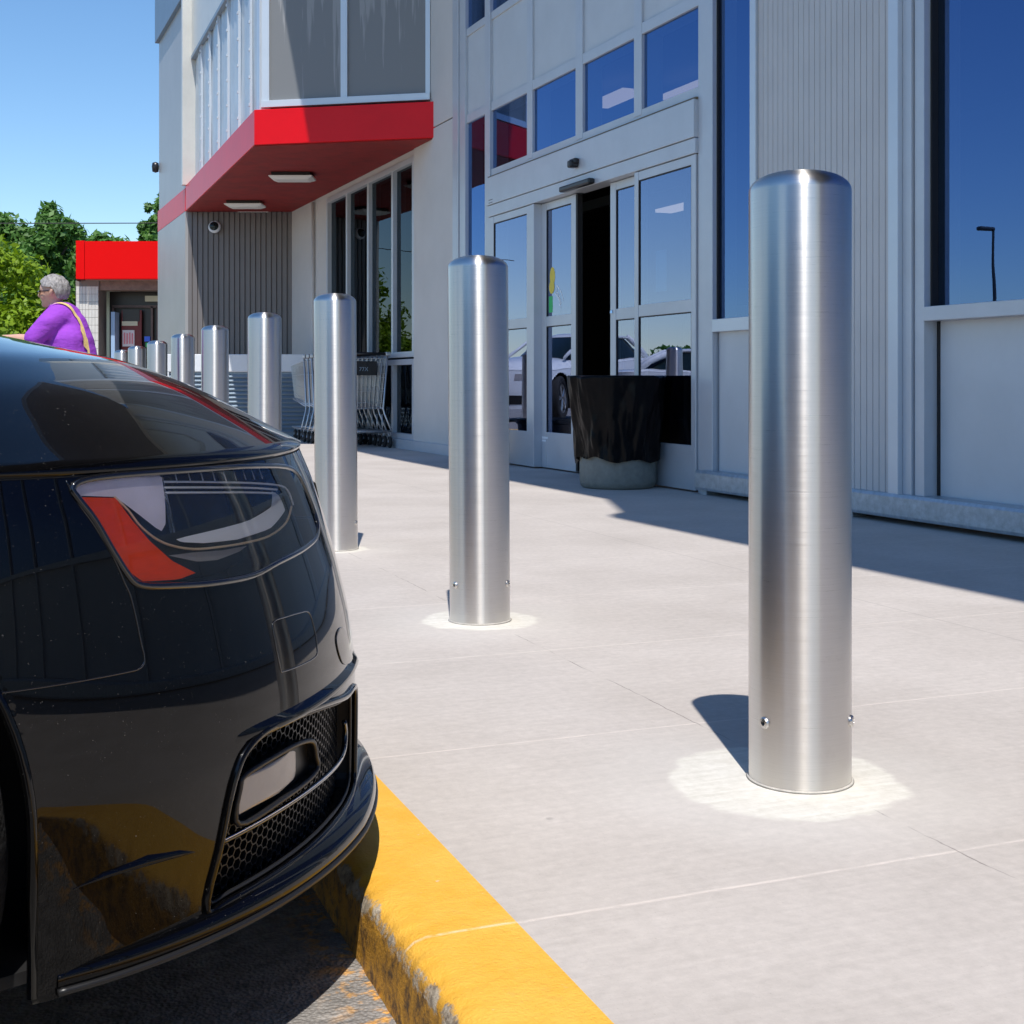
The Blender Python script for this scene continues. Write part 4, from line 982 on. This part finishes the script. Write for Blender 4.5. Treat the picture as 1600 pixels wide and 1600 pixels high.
        for a, c_ in segs:
            A_, C_ = S(sgn * q_of(a[0]), a[1], -0.028), S(sgn * q_of(c_[0]), c_[1], -0.028)
            A2, C2 = S(sgn * q_of(a[0]), a[1], -0.040), S(sgn * q_of(c_[0]), c_[1], -0.040)
            u = Vector((0, 0, 1)).cross(C_ - A_); u = (C_ - A_).cross(A2 - A_).normalized() * 0.0009
            hm.add([A_ - u, C_ - u, C_ + u, A_ + u, A2 - u, C2 - u, C2 + u, A2 + u], [(0, 1, 2, 3), (0, 4, 5, 1), (3, 2, 6, 7)])
        hm.build("honeycomb_mesh", M['blacksatin'], ik)
        FG = catmull([(53.2, 0.2775), (53.3, 0.325), (52.5, 0.341), (47.6, 0.347), (43.0, 0.346), (39.4, 0.335), (38.2, 0.310), (38.0, 0.2850), (45.9, 0.2790)], 5)
        fg = patch(FG, -0.022, 'blacksatin', "radar_cover", ik, sgn, 20)
        strip(FG, 0.0042, 'blacksatin', "surround", fg, -0.009, True, 8, sgn)
        MB().grid([[tuple(S(sgn * q, h, d)) for q, h in FG + FG[:1]] for d in (-0.009, -0.035)]).build("surround_side", M['blacksatin'], fg, smooth=True)
        patch([(52.6, .2865), (52.5, .3370), (44.4, .3395), (42.6, .334), (42.2, .3000), (43.0, .2925)], -0.015, 'foglens', "lens", fg, sgn, 14, dfun=lambda q, h: -0.016 + 0.006 * (1 - ((q - 47.4) / 5.4) ** 2))
        strip([(55.6, .262), (50, .2635), (44.5, .264), (38, .262), (33.2, .259), (27, .256), (24.0, .262), (23.2, .285), (24.5, .305)], 0.0045, 'blackgloss', "trim_blade", ik, -0.012, cm=5, sgn=sgn)
        strip([(55.2, .2655), (50, .267), (44.5, .2675), (38, .2655), (33.2, .2625), (27, .2595)], 0.0014, 'chrome', "trim_highlight", ik, -0.008, cm=5, sgn=sgn)
        # panel gaps, jet cover, sensor cover, blade on the bumper side
        strip([(72.6, .742), (71.6, .7145), (70.2, .6875), (68.6, .650), (67.6, .618), (67.0, .5975), (66.4, .5505), (66.0, .525), (66.5, .5145), (68.5, .5125), (76.6, .5115), (84, .5115)], 0.0013, 'blackgloss', "panel_gap", t, 0.0, cm=5, sgn=sgn)
        strip([(47.7, .512), (47.3, .5285), (44.5, .529), (41.7, .527), (39.2, .5225), (38.4, .505), (38.3, .470), (38.9, .4575), (42.5, .4565), (46.5, .4590), (47.2, .465)], 0.0011, 'blackgloss', "tow_cover_gap", t, 0.0, True, cm=4, sgn=sgn)
        patch(catmull([(31.5, .4605), (29.3, .471), (26.3, .46), (24.4, .428), (23.1, .403), (28.4, .4125), (30.7, .428)], 4), 0.002, 'paint', "jet_cover", t, sgn, 16)
        strip([(31.5, .4605), (29.3, .471), (26.3, .46), (24.4, .428), (23.5, .405), (28.4, .4125), (30.7, .428)], 0.0009, 'blackgloss', "jet_cover_gap", t, 0.001, True, cm=4, sgn=sgn)
        bl = []
        for q, h, wv in ((72.0, .274, .0008), (69.4, .2795, .004), (65.0, .280, .006), (61.5, .275, .004), (59.6, .270, .0008)):
            bl.append([tuple(S(sgn * q, h + wv * 1.6, -0.001)), tuple(S(sgn * q, h + wv * .3, wv * 1.1)), tuple(S(sgn * q, h - wv * .4, wv * 0.9)), tuple(S(sgn * q, h - wv, -0.001))])
        MB().grid(bl).build("bumper_blade", M['paint'], t, smooth=True, flip=sgn < 0)
        MB().grid([[tuple(S(sgn * q, h, -0.001 + (d + 0.001) * min(1.0, (56 - q) / 9, (q - 17) / 4))) for q in np.linspace(17, 56, 60)] for h, d in ((.408, -0.001), (.400, .006), (.394, .009), (.388, .004))]).build("intake_brow", M['paint'], ik, smooth=True, flip=sgn < 0)
    # splitter: shelf and lip
    def lipd(q):
        a = abs(q); return 0.034 * max(0.0, 1 - max(0, a - 30) / 42) ** 0.75 + 0.003
    qsl = np.linspace(-73, 73, 200)
    sp = MB(); rows = []
    for hh, dd in ((.192, -0.13), (.190, -0.02), (.184, None), (.176, 'e'), (.168, 'e2'), (.160, 'e'), (.156, None), (.155, -0.05)):
        row = []
        for q in qsl:
            L_ = lipd(q); d = dd if isinstance(dd, float) else (L_ - 0.006 if dd is None else (L_ if dd == 'e2' else L_ - 0.0015))
            z = hh
            row.append(tuple(S(q, .165, d) + Vector((0, 0, z - .165))))
        rows.append(row)
    sp.grid(rows).build("splitter", M['paint'], t, smooth=True, flip=True)
    MB().tube([S(q, .165, lipd(q) - 0.001) + Vector((0, 0, -.008)) for q in qsl], 0.0045, 8).build("splitter_edge", M['blacksatin'], t, smooth=True)
    # small cover joint line between bonnet and lamp
    MB().tube([S(q, .745, -0.004) + Vector((0, 0, 0.001)) for q in np.linspace(-90, 90, 160)], 0.0035, 6).build("bonnet_gap", M['dark'], t, smooth=True)
    # central grille and mirrors
    MB().grid([[tuple(S(q, h, 0.004)) for q in np.linspace(-13, 13, 16)] for h in (.36, .68)]).build("grille", M['black'], t, smooth=True)
    for s in (-1, 1): MB().box(-1.66, -1.50, -s * 0.95, -s * 1.10, 0.95, 1.06).build("mirror", M['paint'], t, bevel=0.035)
    return t
bc = car((-0.2741, 2.2286, -0.0557), KR, 'paint', "glossy black car parked nose-in against the yellow kerb", "car"); bc.scale = (0.89, 0.89, 0.89)

# cars standing farther back, seen only as reflections in the doors
car((-13.9, 15.9, -0.05), R(226) , 'whitepaint', "white sedan parked across the lot, reflected in the right door glass", "car", False)
t2 = car((-10.7, 22.2, -0.035), R(0), 'whitepaint', "tall white wagon parked across the lot, reflected in the left door glass", "car", False, name="parked_wagon"); t2.scale = (1.1, 1.06, 1.3)

nb = car((0.4 * 0.9307 + 1.22 * 0.3658, 0.4 * 0.3658 - 1.22 * 0.9307, -0.032), KR, 'paint', "unseen black van added in the next bay to darken reflections in the black car", "car", False, name="added_dark_van"); nb.scale = (1.05, 1.0, 1.35)  # van added out of view so the black paint reflects something dark
# ---------------------------------------------------------------- person
def ico(c, r, sq=(1, 1, 1)):
    V = []; F = []; n, m = 14, 9
    for i in range(m + 1):
        p = math.pi * i / m
        for k in range(n): a = 2 * math.pi * k / n; V.append((c[0] + r * sq[0] * math.sin(p) * math.cos(a), c[1] + r * sq[1] * math.sin(p) * math.sin(a), c[2] + r * sq[2] * math.cos(p)))
    for i in range(m):
        for k in range(n): F.append((i * n + k, (i + 1) * n + k, (i + 1) * n + (k + 1) % n, i * n + (k + 1) % n))
    return V, F
def skin_mesh(chains, name, m, parent, voxel=0.007, smooth=6, sq=(1, 1, 1), extra=()):
    """chains of (x,y,z,r) swept by balls and fused into one continuous smooth surface"""
    b = MB()
    for ch in chains:
        for (x0, y0, z0, r0), (x1, y1, z1, r1) in zip(ch[:-1], ch[1:]):
            d = math.dist((x0, y0, z0), (x1, y1, z1)); n = max(1, int(d / max(0.003, min(r0, r1) * 0.28)))
            for k in range(n + 1):
                t = k / n; b.add(*ico((x0 + (x1 - x0) * t, y0 + (y1 - y0) * t, z0 + (z1 - z0) * t), r0 + (r1 - r0) * t, sq))
    for c, r_, q_ in extra: b.add(*ico(c, r_, q_))
    me = bpy.data.meshes.new(name); me.from_pydata(b.v, [], b.f); o = bpy.data.objects.new(name, me); COL.objects.link(o)
    md = o.modifiers.new("r", 'REMESH'); md.mode = 'VOXEL'; md.voxel_size = voxel; md.use_smooth_shade = True
    sm = o.modifiers.new("s", 'SMOOTH'); sm.iterations = smooth; sm.factor = 0.5
    bpy.context.view_layer.update()
    nm_ = bpy.data.meshes.new_from_object(o.evaluated_get(bpy.context.evaluated_depsgraph_get()))
    bpy.data.objects.remove(o); nm_.name = name; nm_.materials.clear(); nm_.materials.append(m)
    nm_.polygons.foreach_set('use_smooth', [True] * len(nm_.polygons))
    o = bpy.data.objects.new(name, nm_); COL.objects.link(o)
    if parent: o.parent = parent
    return o
def person():
    t = E("person", "grey-haired person in a purple top and sunglasses with a yellow shoulder strap, beyond the car", "person", (-3.17, 9.10, -0.10), R(179))
    ch = [[(-0.14, 0, 0.90, .15), (-0.13, 0, 1.02, .15), (-0.09, 0, 1.15, .14), (-0.05, 0, 1.27, .11), (-0.01, 0, 1.345, .062), (0.02, 0, 1.40, .056), (0.03, 0, 1.45, .06)],
          [(0.118, 0, 1.495, .012), (0.132, 0, 1.475, .013), (0.136, 0, 1.462, .014), (0.12, 0, 1.455, .014)],
          [(0.085, 0, 1.405, .030), (0.098, 0, 1.398, .022)], [(0.112, -.014, 1.432, .010), (0.116, 0, 1.434, .011), (0.112, .014, 1.432, .010)]]
    ex = [((0.03, 0, 1.505), .092, (1.1, .92, 1.05)), ((0.055, 0, 1.45), .068, (1.0, .92, 1.15))]
    for s in (1, -1):
        ch.append([(0.108, s * .012, 1.512, .014), (0.098, s * .045, 1.512, .013)]); ex.append(((0.085, s * .035, 1.455), .032, (1, 1, 1)))
        ch.append([(0.022, s * .084, 1.465, .010), (0.016, s * .092, 1.478, .013), (0.010, s * .095, 1.495, .012)])
        ch.append([(-0.05, 0, 1.27, .11), (-0.03, s * .12, 1.29, .075), (0.0, s * .18, 1.25, .064), (0.06, s * .21, 1.18, .050), (0.115, s * .22, 1.13, .045), (0.20, s * .205, 1.14, .038), (0.33, s * .165, 1.145, .028), (0.37, s * .155, 1.125, .026)])
        for dy in (-.027, -.009, .009, .027): ch.append([(0.37, s * .155 + dy * .6, 1.125, .016), (0.45, s * .15 + dy, 1.128, .013)])
        for dy, L_ in ((-.029, .058), (-.010, .072), (.010, .067), (.029, .050)):
            y0 = s * .15 + dy
            ch.append([(0.45, y0, 1.128, .0115), (0.455 + L_ * .5, y0, 1.122, .0098), (0.458 + L_ * .75, y0, 1.098, .009), (0.455 + L_ * .55, y0, 1.076, .0082)])
        ch.append([(0.385, s * .125, 1.122, .015), (0.415, s * .108, 1.112, .012), (0.443, s * .10, 1.098, .011), (0.465, s * .105, 1.084, .009)])
        ch.append([(-0.14, 0, 0.90, .15), (-0.13, s * .10, 0.82, .11), (-0.09, s * .11, 0.48, .066), (-0.12, s * .11, 0.32, .060), (-0.15, s * .11, 0.09, .042), (-0.13, s * .11, 0.05, .036), (-0.03, s * .12, 0.035, .030), (0.02, s * .12, 0.03, .026)])
    skin_mesh(ch, "body", M['skin'], t, 0.0065, 5, extra=ex)
    sh = [[(-0.12, 0, 0.84, .172), (-0.12, 0, 0.98, .175), (-0.10, 0, 1.10, .168), (-0.07, 0, 1.22, .152), (-0.045, 0, 1.30, .118), (-0.01, 0, 1.345, .080), (0.008, 0, 1.372, .066)],
          [(-0.10, -.08, 0.86, .15), (-0.10, -.08, 1.12, .135)], [(-0.10, .08, 0.86, .15), (-0.10, .08, 1.12, .135)], [(0.0, 0, 1.05, .15), (-0.01, 0, 1.17, .14)]]
    for s in (1, -1): sh.append([(-0.05, s * .05, 1.30, .11), (-0.03, s * .12, 1.29, .094), (0.0, s * .182, 1.245, .086), (0.055, s * .21, 1.185, .074), (0.09, s * .22, 1.145, .071)])
    skin_mesh(sh, "shirt", M['shirt'], t, 0.009, 10)
    tr = [[(-0.14, 0, 0.92, .18), (-0.14, 0, 0.86, .17)]]
    for s in (1, -1): tr.append([(-0.14, s * .05, 0.86, .15), (-0.13, s * .105, 0.78, .128), (-0.09, s * .11, 0.48, .086), (-0.13, s * .11, 0.28, .075), (-0.15, s * .11, 0.12, .068)])
    skin_mesh(tr, "trousers", M['trousers'], t, 0.01, 6)
    for s in (1, -1): skin_mesh([[(-0.17, s * .115, 0.045, .044), (-0.08, s * .117, 0.045, .044), (0.0, s * .12, 0.04, .042), (0.05, s * .12, 0.035, .034)]], "shoe", M['shoe'], t, 0.008, 3)
    # hair: cap of many short locks over the skull
    rnd = random.Random(5); b = MB(); cen = Vector((0.028, 0, 1.505)); rows = []
    from mathutils import noise as mn
    for i in range(25):
        ph = -0.62 + (math.pi / 2 + 0.62) * i / 24; row = []
        for k in range(48):
            a = 2 * math.pi * k / 48; an = abs(math.pi - abs(math.pi - a))
            lo = float(np.interp(an, [0, .7, 1.15, 1.75, 2.1, 3.2], [.62, .52, .16, .10, -.62, -.72]))
            p = lo + (math.pi / 2 - lo) * i / 24
            d = Vector((math.cos(p) * math.cos(a), math.cos(p) * math.sin(a), math.sin(p)))
            n_ = mn.noise(d * 5) * 0.006 + mn.noise(d * 17) * 0.005
            row.append(tuple(cen + Vector((d.x * (.116 + n_), d.y * (.100 + n_), d.z * (.112 + n_)))))
        rows.append(row)
    hr = b.grid(rows, True).build("hair", M['hair'], t, smooth=True, flip=False)
    g_ = MB()
    for s in (1, -1):
        g_.tube([(0.125, s * .012, 1.487), (0.13, s * .04, 1.488), (0.11, s * .072, 1.489), (0.03, s * .098, 1.49)], 0.0045, 6)
        g_.add([(0.140, s * .008, 1.502), (0.140, s * .008, 1.470), (0.132, s * .055, 1.458), (0.104, s * .086, 1.466), (0.106, s * .086, 1.503)], [(0, 1, 2, 3, 4)])
    g_.build("sunglasses", M['blackgloss'], t)
    pts = []; 
    # strap over the near shoulder and down the back
    path = [(0.03, .115, 1.27), (0.02, .11, 1.36), (-0.04, .10, 1.395), (-0.12, .095, 1.375), (-0.20, .10, 1.31), (-0.265, .115, 1.21), (-0.315, .135, 1.10), (-0.335, .16, 0.99), (-0.31, .19, 0.90)]
    L1 = []; L2 = []
    for i, p in enumerate(path):
        L1.append((p[0], p[1] - .016, p[2])); L2.append((p[0], p[1] + .016, p[2]))
    b = MB(); b.grid([L1, L2]); st_ = b.build("bag_strap", M['strap'], t, smooth=True); sm = st_.modifiers.new("s", 'SOLIDIFY'); sm.thickness = 0.008
    sb = st_.modifiers.new("sub", 'SUBSURF'); sb.levels = 1; sb.render_levels = 2
    wrp = st_.modifiers.new("w", 'SHRINKWRAP'); wrp.target = [c for c in t.children if c.name.startswith("shirt")][0]; wrp.offset = 0.010; wrp.wrap_mode = 'OUTSIDE_SURFACE'
    t.scale = (0.955, 0.955, 0.965); return t
person()

# ---------------------------------------------------------------- small red-fronted building beyond
t = E("small_shopfront", "small red-fascia shopfront with white block pillar and dark doors beyond the person", "building", (-8.45, 25.5, 0))
X = lambda px: (px - 800) / 2037 * 25.5 + 8.45
Z = lambda py: 0.707 + (597 - py) * 25.5 / 2037
MB().box(X(139), 4.5, -0.25, 0.0, Z(437), Z(379)).build("fascia", M['redsign'], t)
MB().box(X(125), X(138), -0.24, 0.0, Z(437), Z(378)).build("fascia_end", M['redsign'], t)
MB().prism([(X(125), 0.0), (X(125), -0.2), (X(108), 1.9), (X(108), 2.1)], Z(440), Z(380)).build("side_canopy", M['brown'], t)
sf = MB(); sf.box(X(142), 4.5, 0.05, 0.4, Z(453), Z(438)); sf.build("soffit_board", mat("brown_soffit_boards", (0.20, 0.13, 0.10), 0.6, 0, 0.3, 10), t)
tl = MB(); 
for i in range(8):
    for j in range(17):
        z0 = 0.0 + j * 0.152; z1 = z0 + 0.146; x0 = X(119) + i * 0.062
        if x0 > X(153): break
        tl.box(x0, x0 + 0.057, -0.02 if False else 0.0, 0.03, z0, min(z1, Z(440)))
tl.build("block_pillar", M['tile'], t)
MB().box(X(118), X(154), 0.012, 0.5, -0.1, Z(438)).build("pillar_core", M['grout'], t)
MB().box(X(154), 4.5, 0.7, 0.9, -0.1, Z(452)).build("shop_window", M['darkbrown'], t)
MB().box(X(116), X(121), 0.5, 8, -0.1, Z(440)).build("side_wall", M['wing'], t)
fr_ = MB()
for a, c_ in ((160, 163), (222, 225), (231, 233)): fr_.box(X(a), X(c_), 0.62, 0.70, 0, Z(476))
fr_.box(X(160), X(243), 0.62, 0.70, Z(478), Z(474)); fr_.build("door_frame", M['brown'], t)
dr_ = MB().box(X(176), X(208), 0.58, 0.62, 0, Z(482)).build("open_door", M['darkred'], t)
MB().box(X(178), X(205), 0.565, 0.58, Z(500), Z(481)).build("door_glass", M['darkbrown'], dr_)
MB().box(X(177), X(202), 0.56, 0.575, Z(507), Z(500)).build("door_sign", M['cream2'], dr_)
pp = MB().box(X(178), X(197), 0.56, 0.575, Z(540), Z(514)).build("door_notice", M['paper'], dr_)
pk = MB()
for k in range(4): pk.box(X(180 + 4.2 * k), X(182.6 + 4.2 * k), 0.556, 0.56, Z(536), Z(518 + (k % 2)))
pk.build("notice_print", M['pink'], pp)
MB().box(X(166), X(172), 0.3, 0.60, 0, Z(486)).build("door_edge", M['bluewhite'], t)
MB().box(X(212), X(221), 0.60, 0.615, Z(532), Z(524)).build("blue_label", M['blue'], t)
MB().box(X(214), X(221), 0.60, 0.615, Z(541), Z(534)).build("green_label", M['green'], t)
MB().box(X(213), X(236), 0.60, 0.69, Z(468), Z(459)).build("sign_light", M['cream2'], t)
MB().box(X(153), X(166), 0.1, 0.3, Z(442), Z(438)).build("soffit_lamp", M['paper'], t)
MB().box(X(119), 4.5, 0.4, 8, Z(440), Z(384)).build("roof", M['brown'], t)

# ---------------------------------------------------------------- trees, cable, lamp post
def tree(name, label, x, y, base, top, rx, leaf, n, size, seed, group="trees beyond the parking lot", crown_low=0.35, blobs=60, pointy=0.3):
    rnd = np.random.RandomState(seed); t = E(name, label, "tree", (x, y, base), 0, group); H_ = top - base
    cz0 = H_ * crown_low; cl = []
    for k in range(blobs):
        v = rnd.rand(); a = rnd.rand() * 6.283; rr = rx * math.sqrt(rnd.rand()) * (1 - 0.75 * max(0, v - 0.3) ** (1.0)) * (1.0 if v > 0.12 else 0.8)
        z = cz0 + (H_ * 0.93 - cz0) * v; cl.append((rr * math.cos(a), rr * math.sin(a), z, rx * (0.10 + 0.15 * rnd.rand() ** 1.5) * (1 - 0.35 * v)))
    cl.append((0, 0, H_ * (0.94 - 0.0), rx * 0.16))
    V = np.zeros((n * 4, 3)); per = rnd.choice(len(cl), n, p=np.array([c[3] ** 2 for c in cl]) / sum(c[3] ** 2 for c in cl))
    C_ = np.array(cl)[per]; d = rnd.normal(size=(n, 3)); d /= np.linalg.norm(d, axis=1)[:, None]
    rad = C_[:, 3] * (0.35 + 1.15 * rnd.rand(n) ** 1.1)
    P = C_[:, :3] + d * rad[:, None] * np.array([1, 1, 1.15])
    P[:, 2] = np.minimum(P[:, 2], H_); P[:, 2] = np.maximum(P[:, 2], cz0 * 0.6)
    nrm = d + rnd.normal(size=(n, 3)) * 0.6 + np.array([0, 0, 0.4]); nrm /= np.linalg.norm(nrm, axis=1)[:, None]
    u = np.cross(nrm, rnd.normal(size=(n, 3))); u /= np.linalg.norm(u, axis=1)[:, None]; w_ = np.cross(nrm, u)
    s = size * (0.6 + 0.8 * rnd.rand(n))[:, None]
    V[0::4] = P - u * s; V[1::4] = P - w_ * s * .45; V[2::4] = P + u * s; V[3::4] = P + w_ * s * .45
    me = bpy.data.meshes.new("crown"); me.from_pydata(V.tolist(), [], [(4 * i, 4 * i + 1, 4 * i + 2, 4 * i + 3) for i in range(n)]); me.materials.append(M[leaf])
    o = bpy.data.objects.new("crown", me); COL.objects.link(o); o.parent = t
    b = MB(); r0 = H_ * 0.028
    b.tube([(0, 0, 0), (0.02 * H_, 0, H_ * 0.25), (0, 0.01 * H_, H_ * 0.5), (0, 0, H_ * 0.88)], [r0, r0 * .8, r0 * .55, r0 * .15], 10)
    for c in cl[:14]:
        z0 = min(c[2] * 0.75, H_ * 0.7); b.tube([(0, 0, z0), (c[0] * .5, c[1] * .5, z0 + (c[2] - z0) * .6), (c[0], c[1], c[2])], [r0 * .35, r0 * .22, r0 * .08], 6)
    b.build("trunk", M['bark'], t, smooth=True); return t
tree("broadleaf_tree", "dark green tree at the left edge, rising above the bright green one", -17.6, 45, -0.15, 6.5, 2.5, 'leafdark', 30000, 0.14, 1, crown_low=0.25, blobs=110)
tree("broadleaf_tree", "dark green tree next to the left edge, its thin top nearest the red sign", -15.6, 44, -0.15, 6.75, 1.9, 'leafdark', 24000, 0.13, 8, crown_low=0.25, blobs=95)
tree("bright_tree", "bright yellow-green bushy tree behind the person", -12.1, 30, -0.15, 3.95, 2.3, 'leafbright', 36000, 0.085, 2, crown_low=0.10, blobs=120)
tree("bright_tree", "bright yellow-green bush at the far left edge behind the car bonnet", -14.6, 32, -0.15, 3.9, 2.4, 'leafbright', 30000, 0.09, 12, crown_low=0.10, blobs=110)
tree("broadleaf_tree", "dark green tree showing beside the grey wing wall above the red sign", -12.75, 48, -0.15, 7.8, 1.45, 'leafdark', 26000, 0.15, 3, crown_low=0.3, blobs=95)
tree("distant_tree", "small dark treetop just above the middle of the red sign", -22.0, 70, -0.15, 8.7, 3.0, 'leafdark', 9000, 0.24, 4, crown_low=0.3)
tree("distant_tree", "small dark treetop above the left end of the red sign", -24.5, 72, -0.15, 8.5, 2.8, 'leafdark', 9000, 0.24, 6, crown_low=0.3)
for k, (x_, y_) in enumerate(((-62, 52), (-66, 20), (-60, -4), (-70, 40))):
    tree("lot_tree", ("dark tree across the parking lot, seen as a low line in the shop glass", "second dark tree across the lot in the shop glass", "third dark tree across the lot in the shop glass", "fourth dark tree across the lot in the shop glass")[k], x_, y_, -0.15, 2.9 + k % 2 * 0.3, 5.5, 'leafdark', 5000, 0.3, 20 + k, "trees reflected in the shop glass")
cb = MB().tube([(-30 + 3.2 * k, 40 + 0.2 * k, 5.55 + 0.0028 * (k - 5) ** 2 + 0.03 * k) for k in range(12)], 0.016, 5).build("power_line", M['wire'])
tag(cb, "thin black overhead cable crossing the sky above the red sign", "cable")
t = E("lamp_post", "dark lamp post across the parking lot, reflected in the right window", "lamp post", (-34.5, 22.2, -0.15), 0.6)
MB().lathe([(0.2, 0), (0.2, 0.5), (0.06, 0.52), (0.045, 6.0)], 16, cap=True).build("pole", M['steelpole'], t, smooth=True, auto=40)
MB().prism([(-0.05, -0.08), (0.55, -0.16), (0.60, 0.0), (0.55, 0.16), (-0.05, 0.08)], 5.93, 6.06).build("lamp_head", M['steelpole'], t, bevel=0.05)
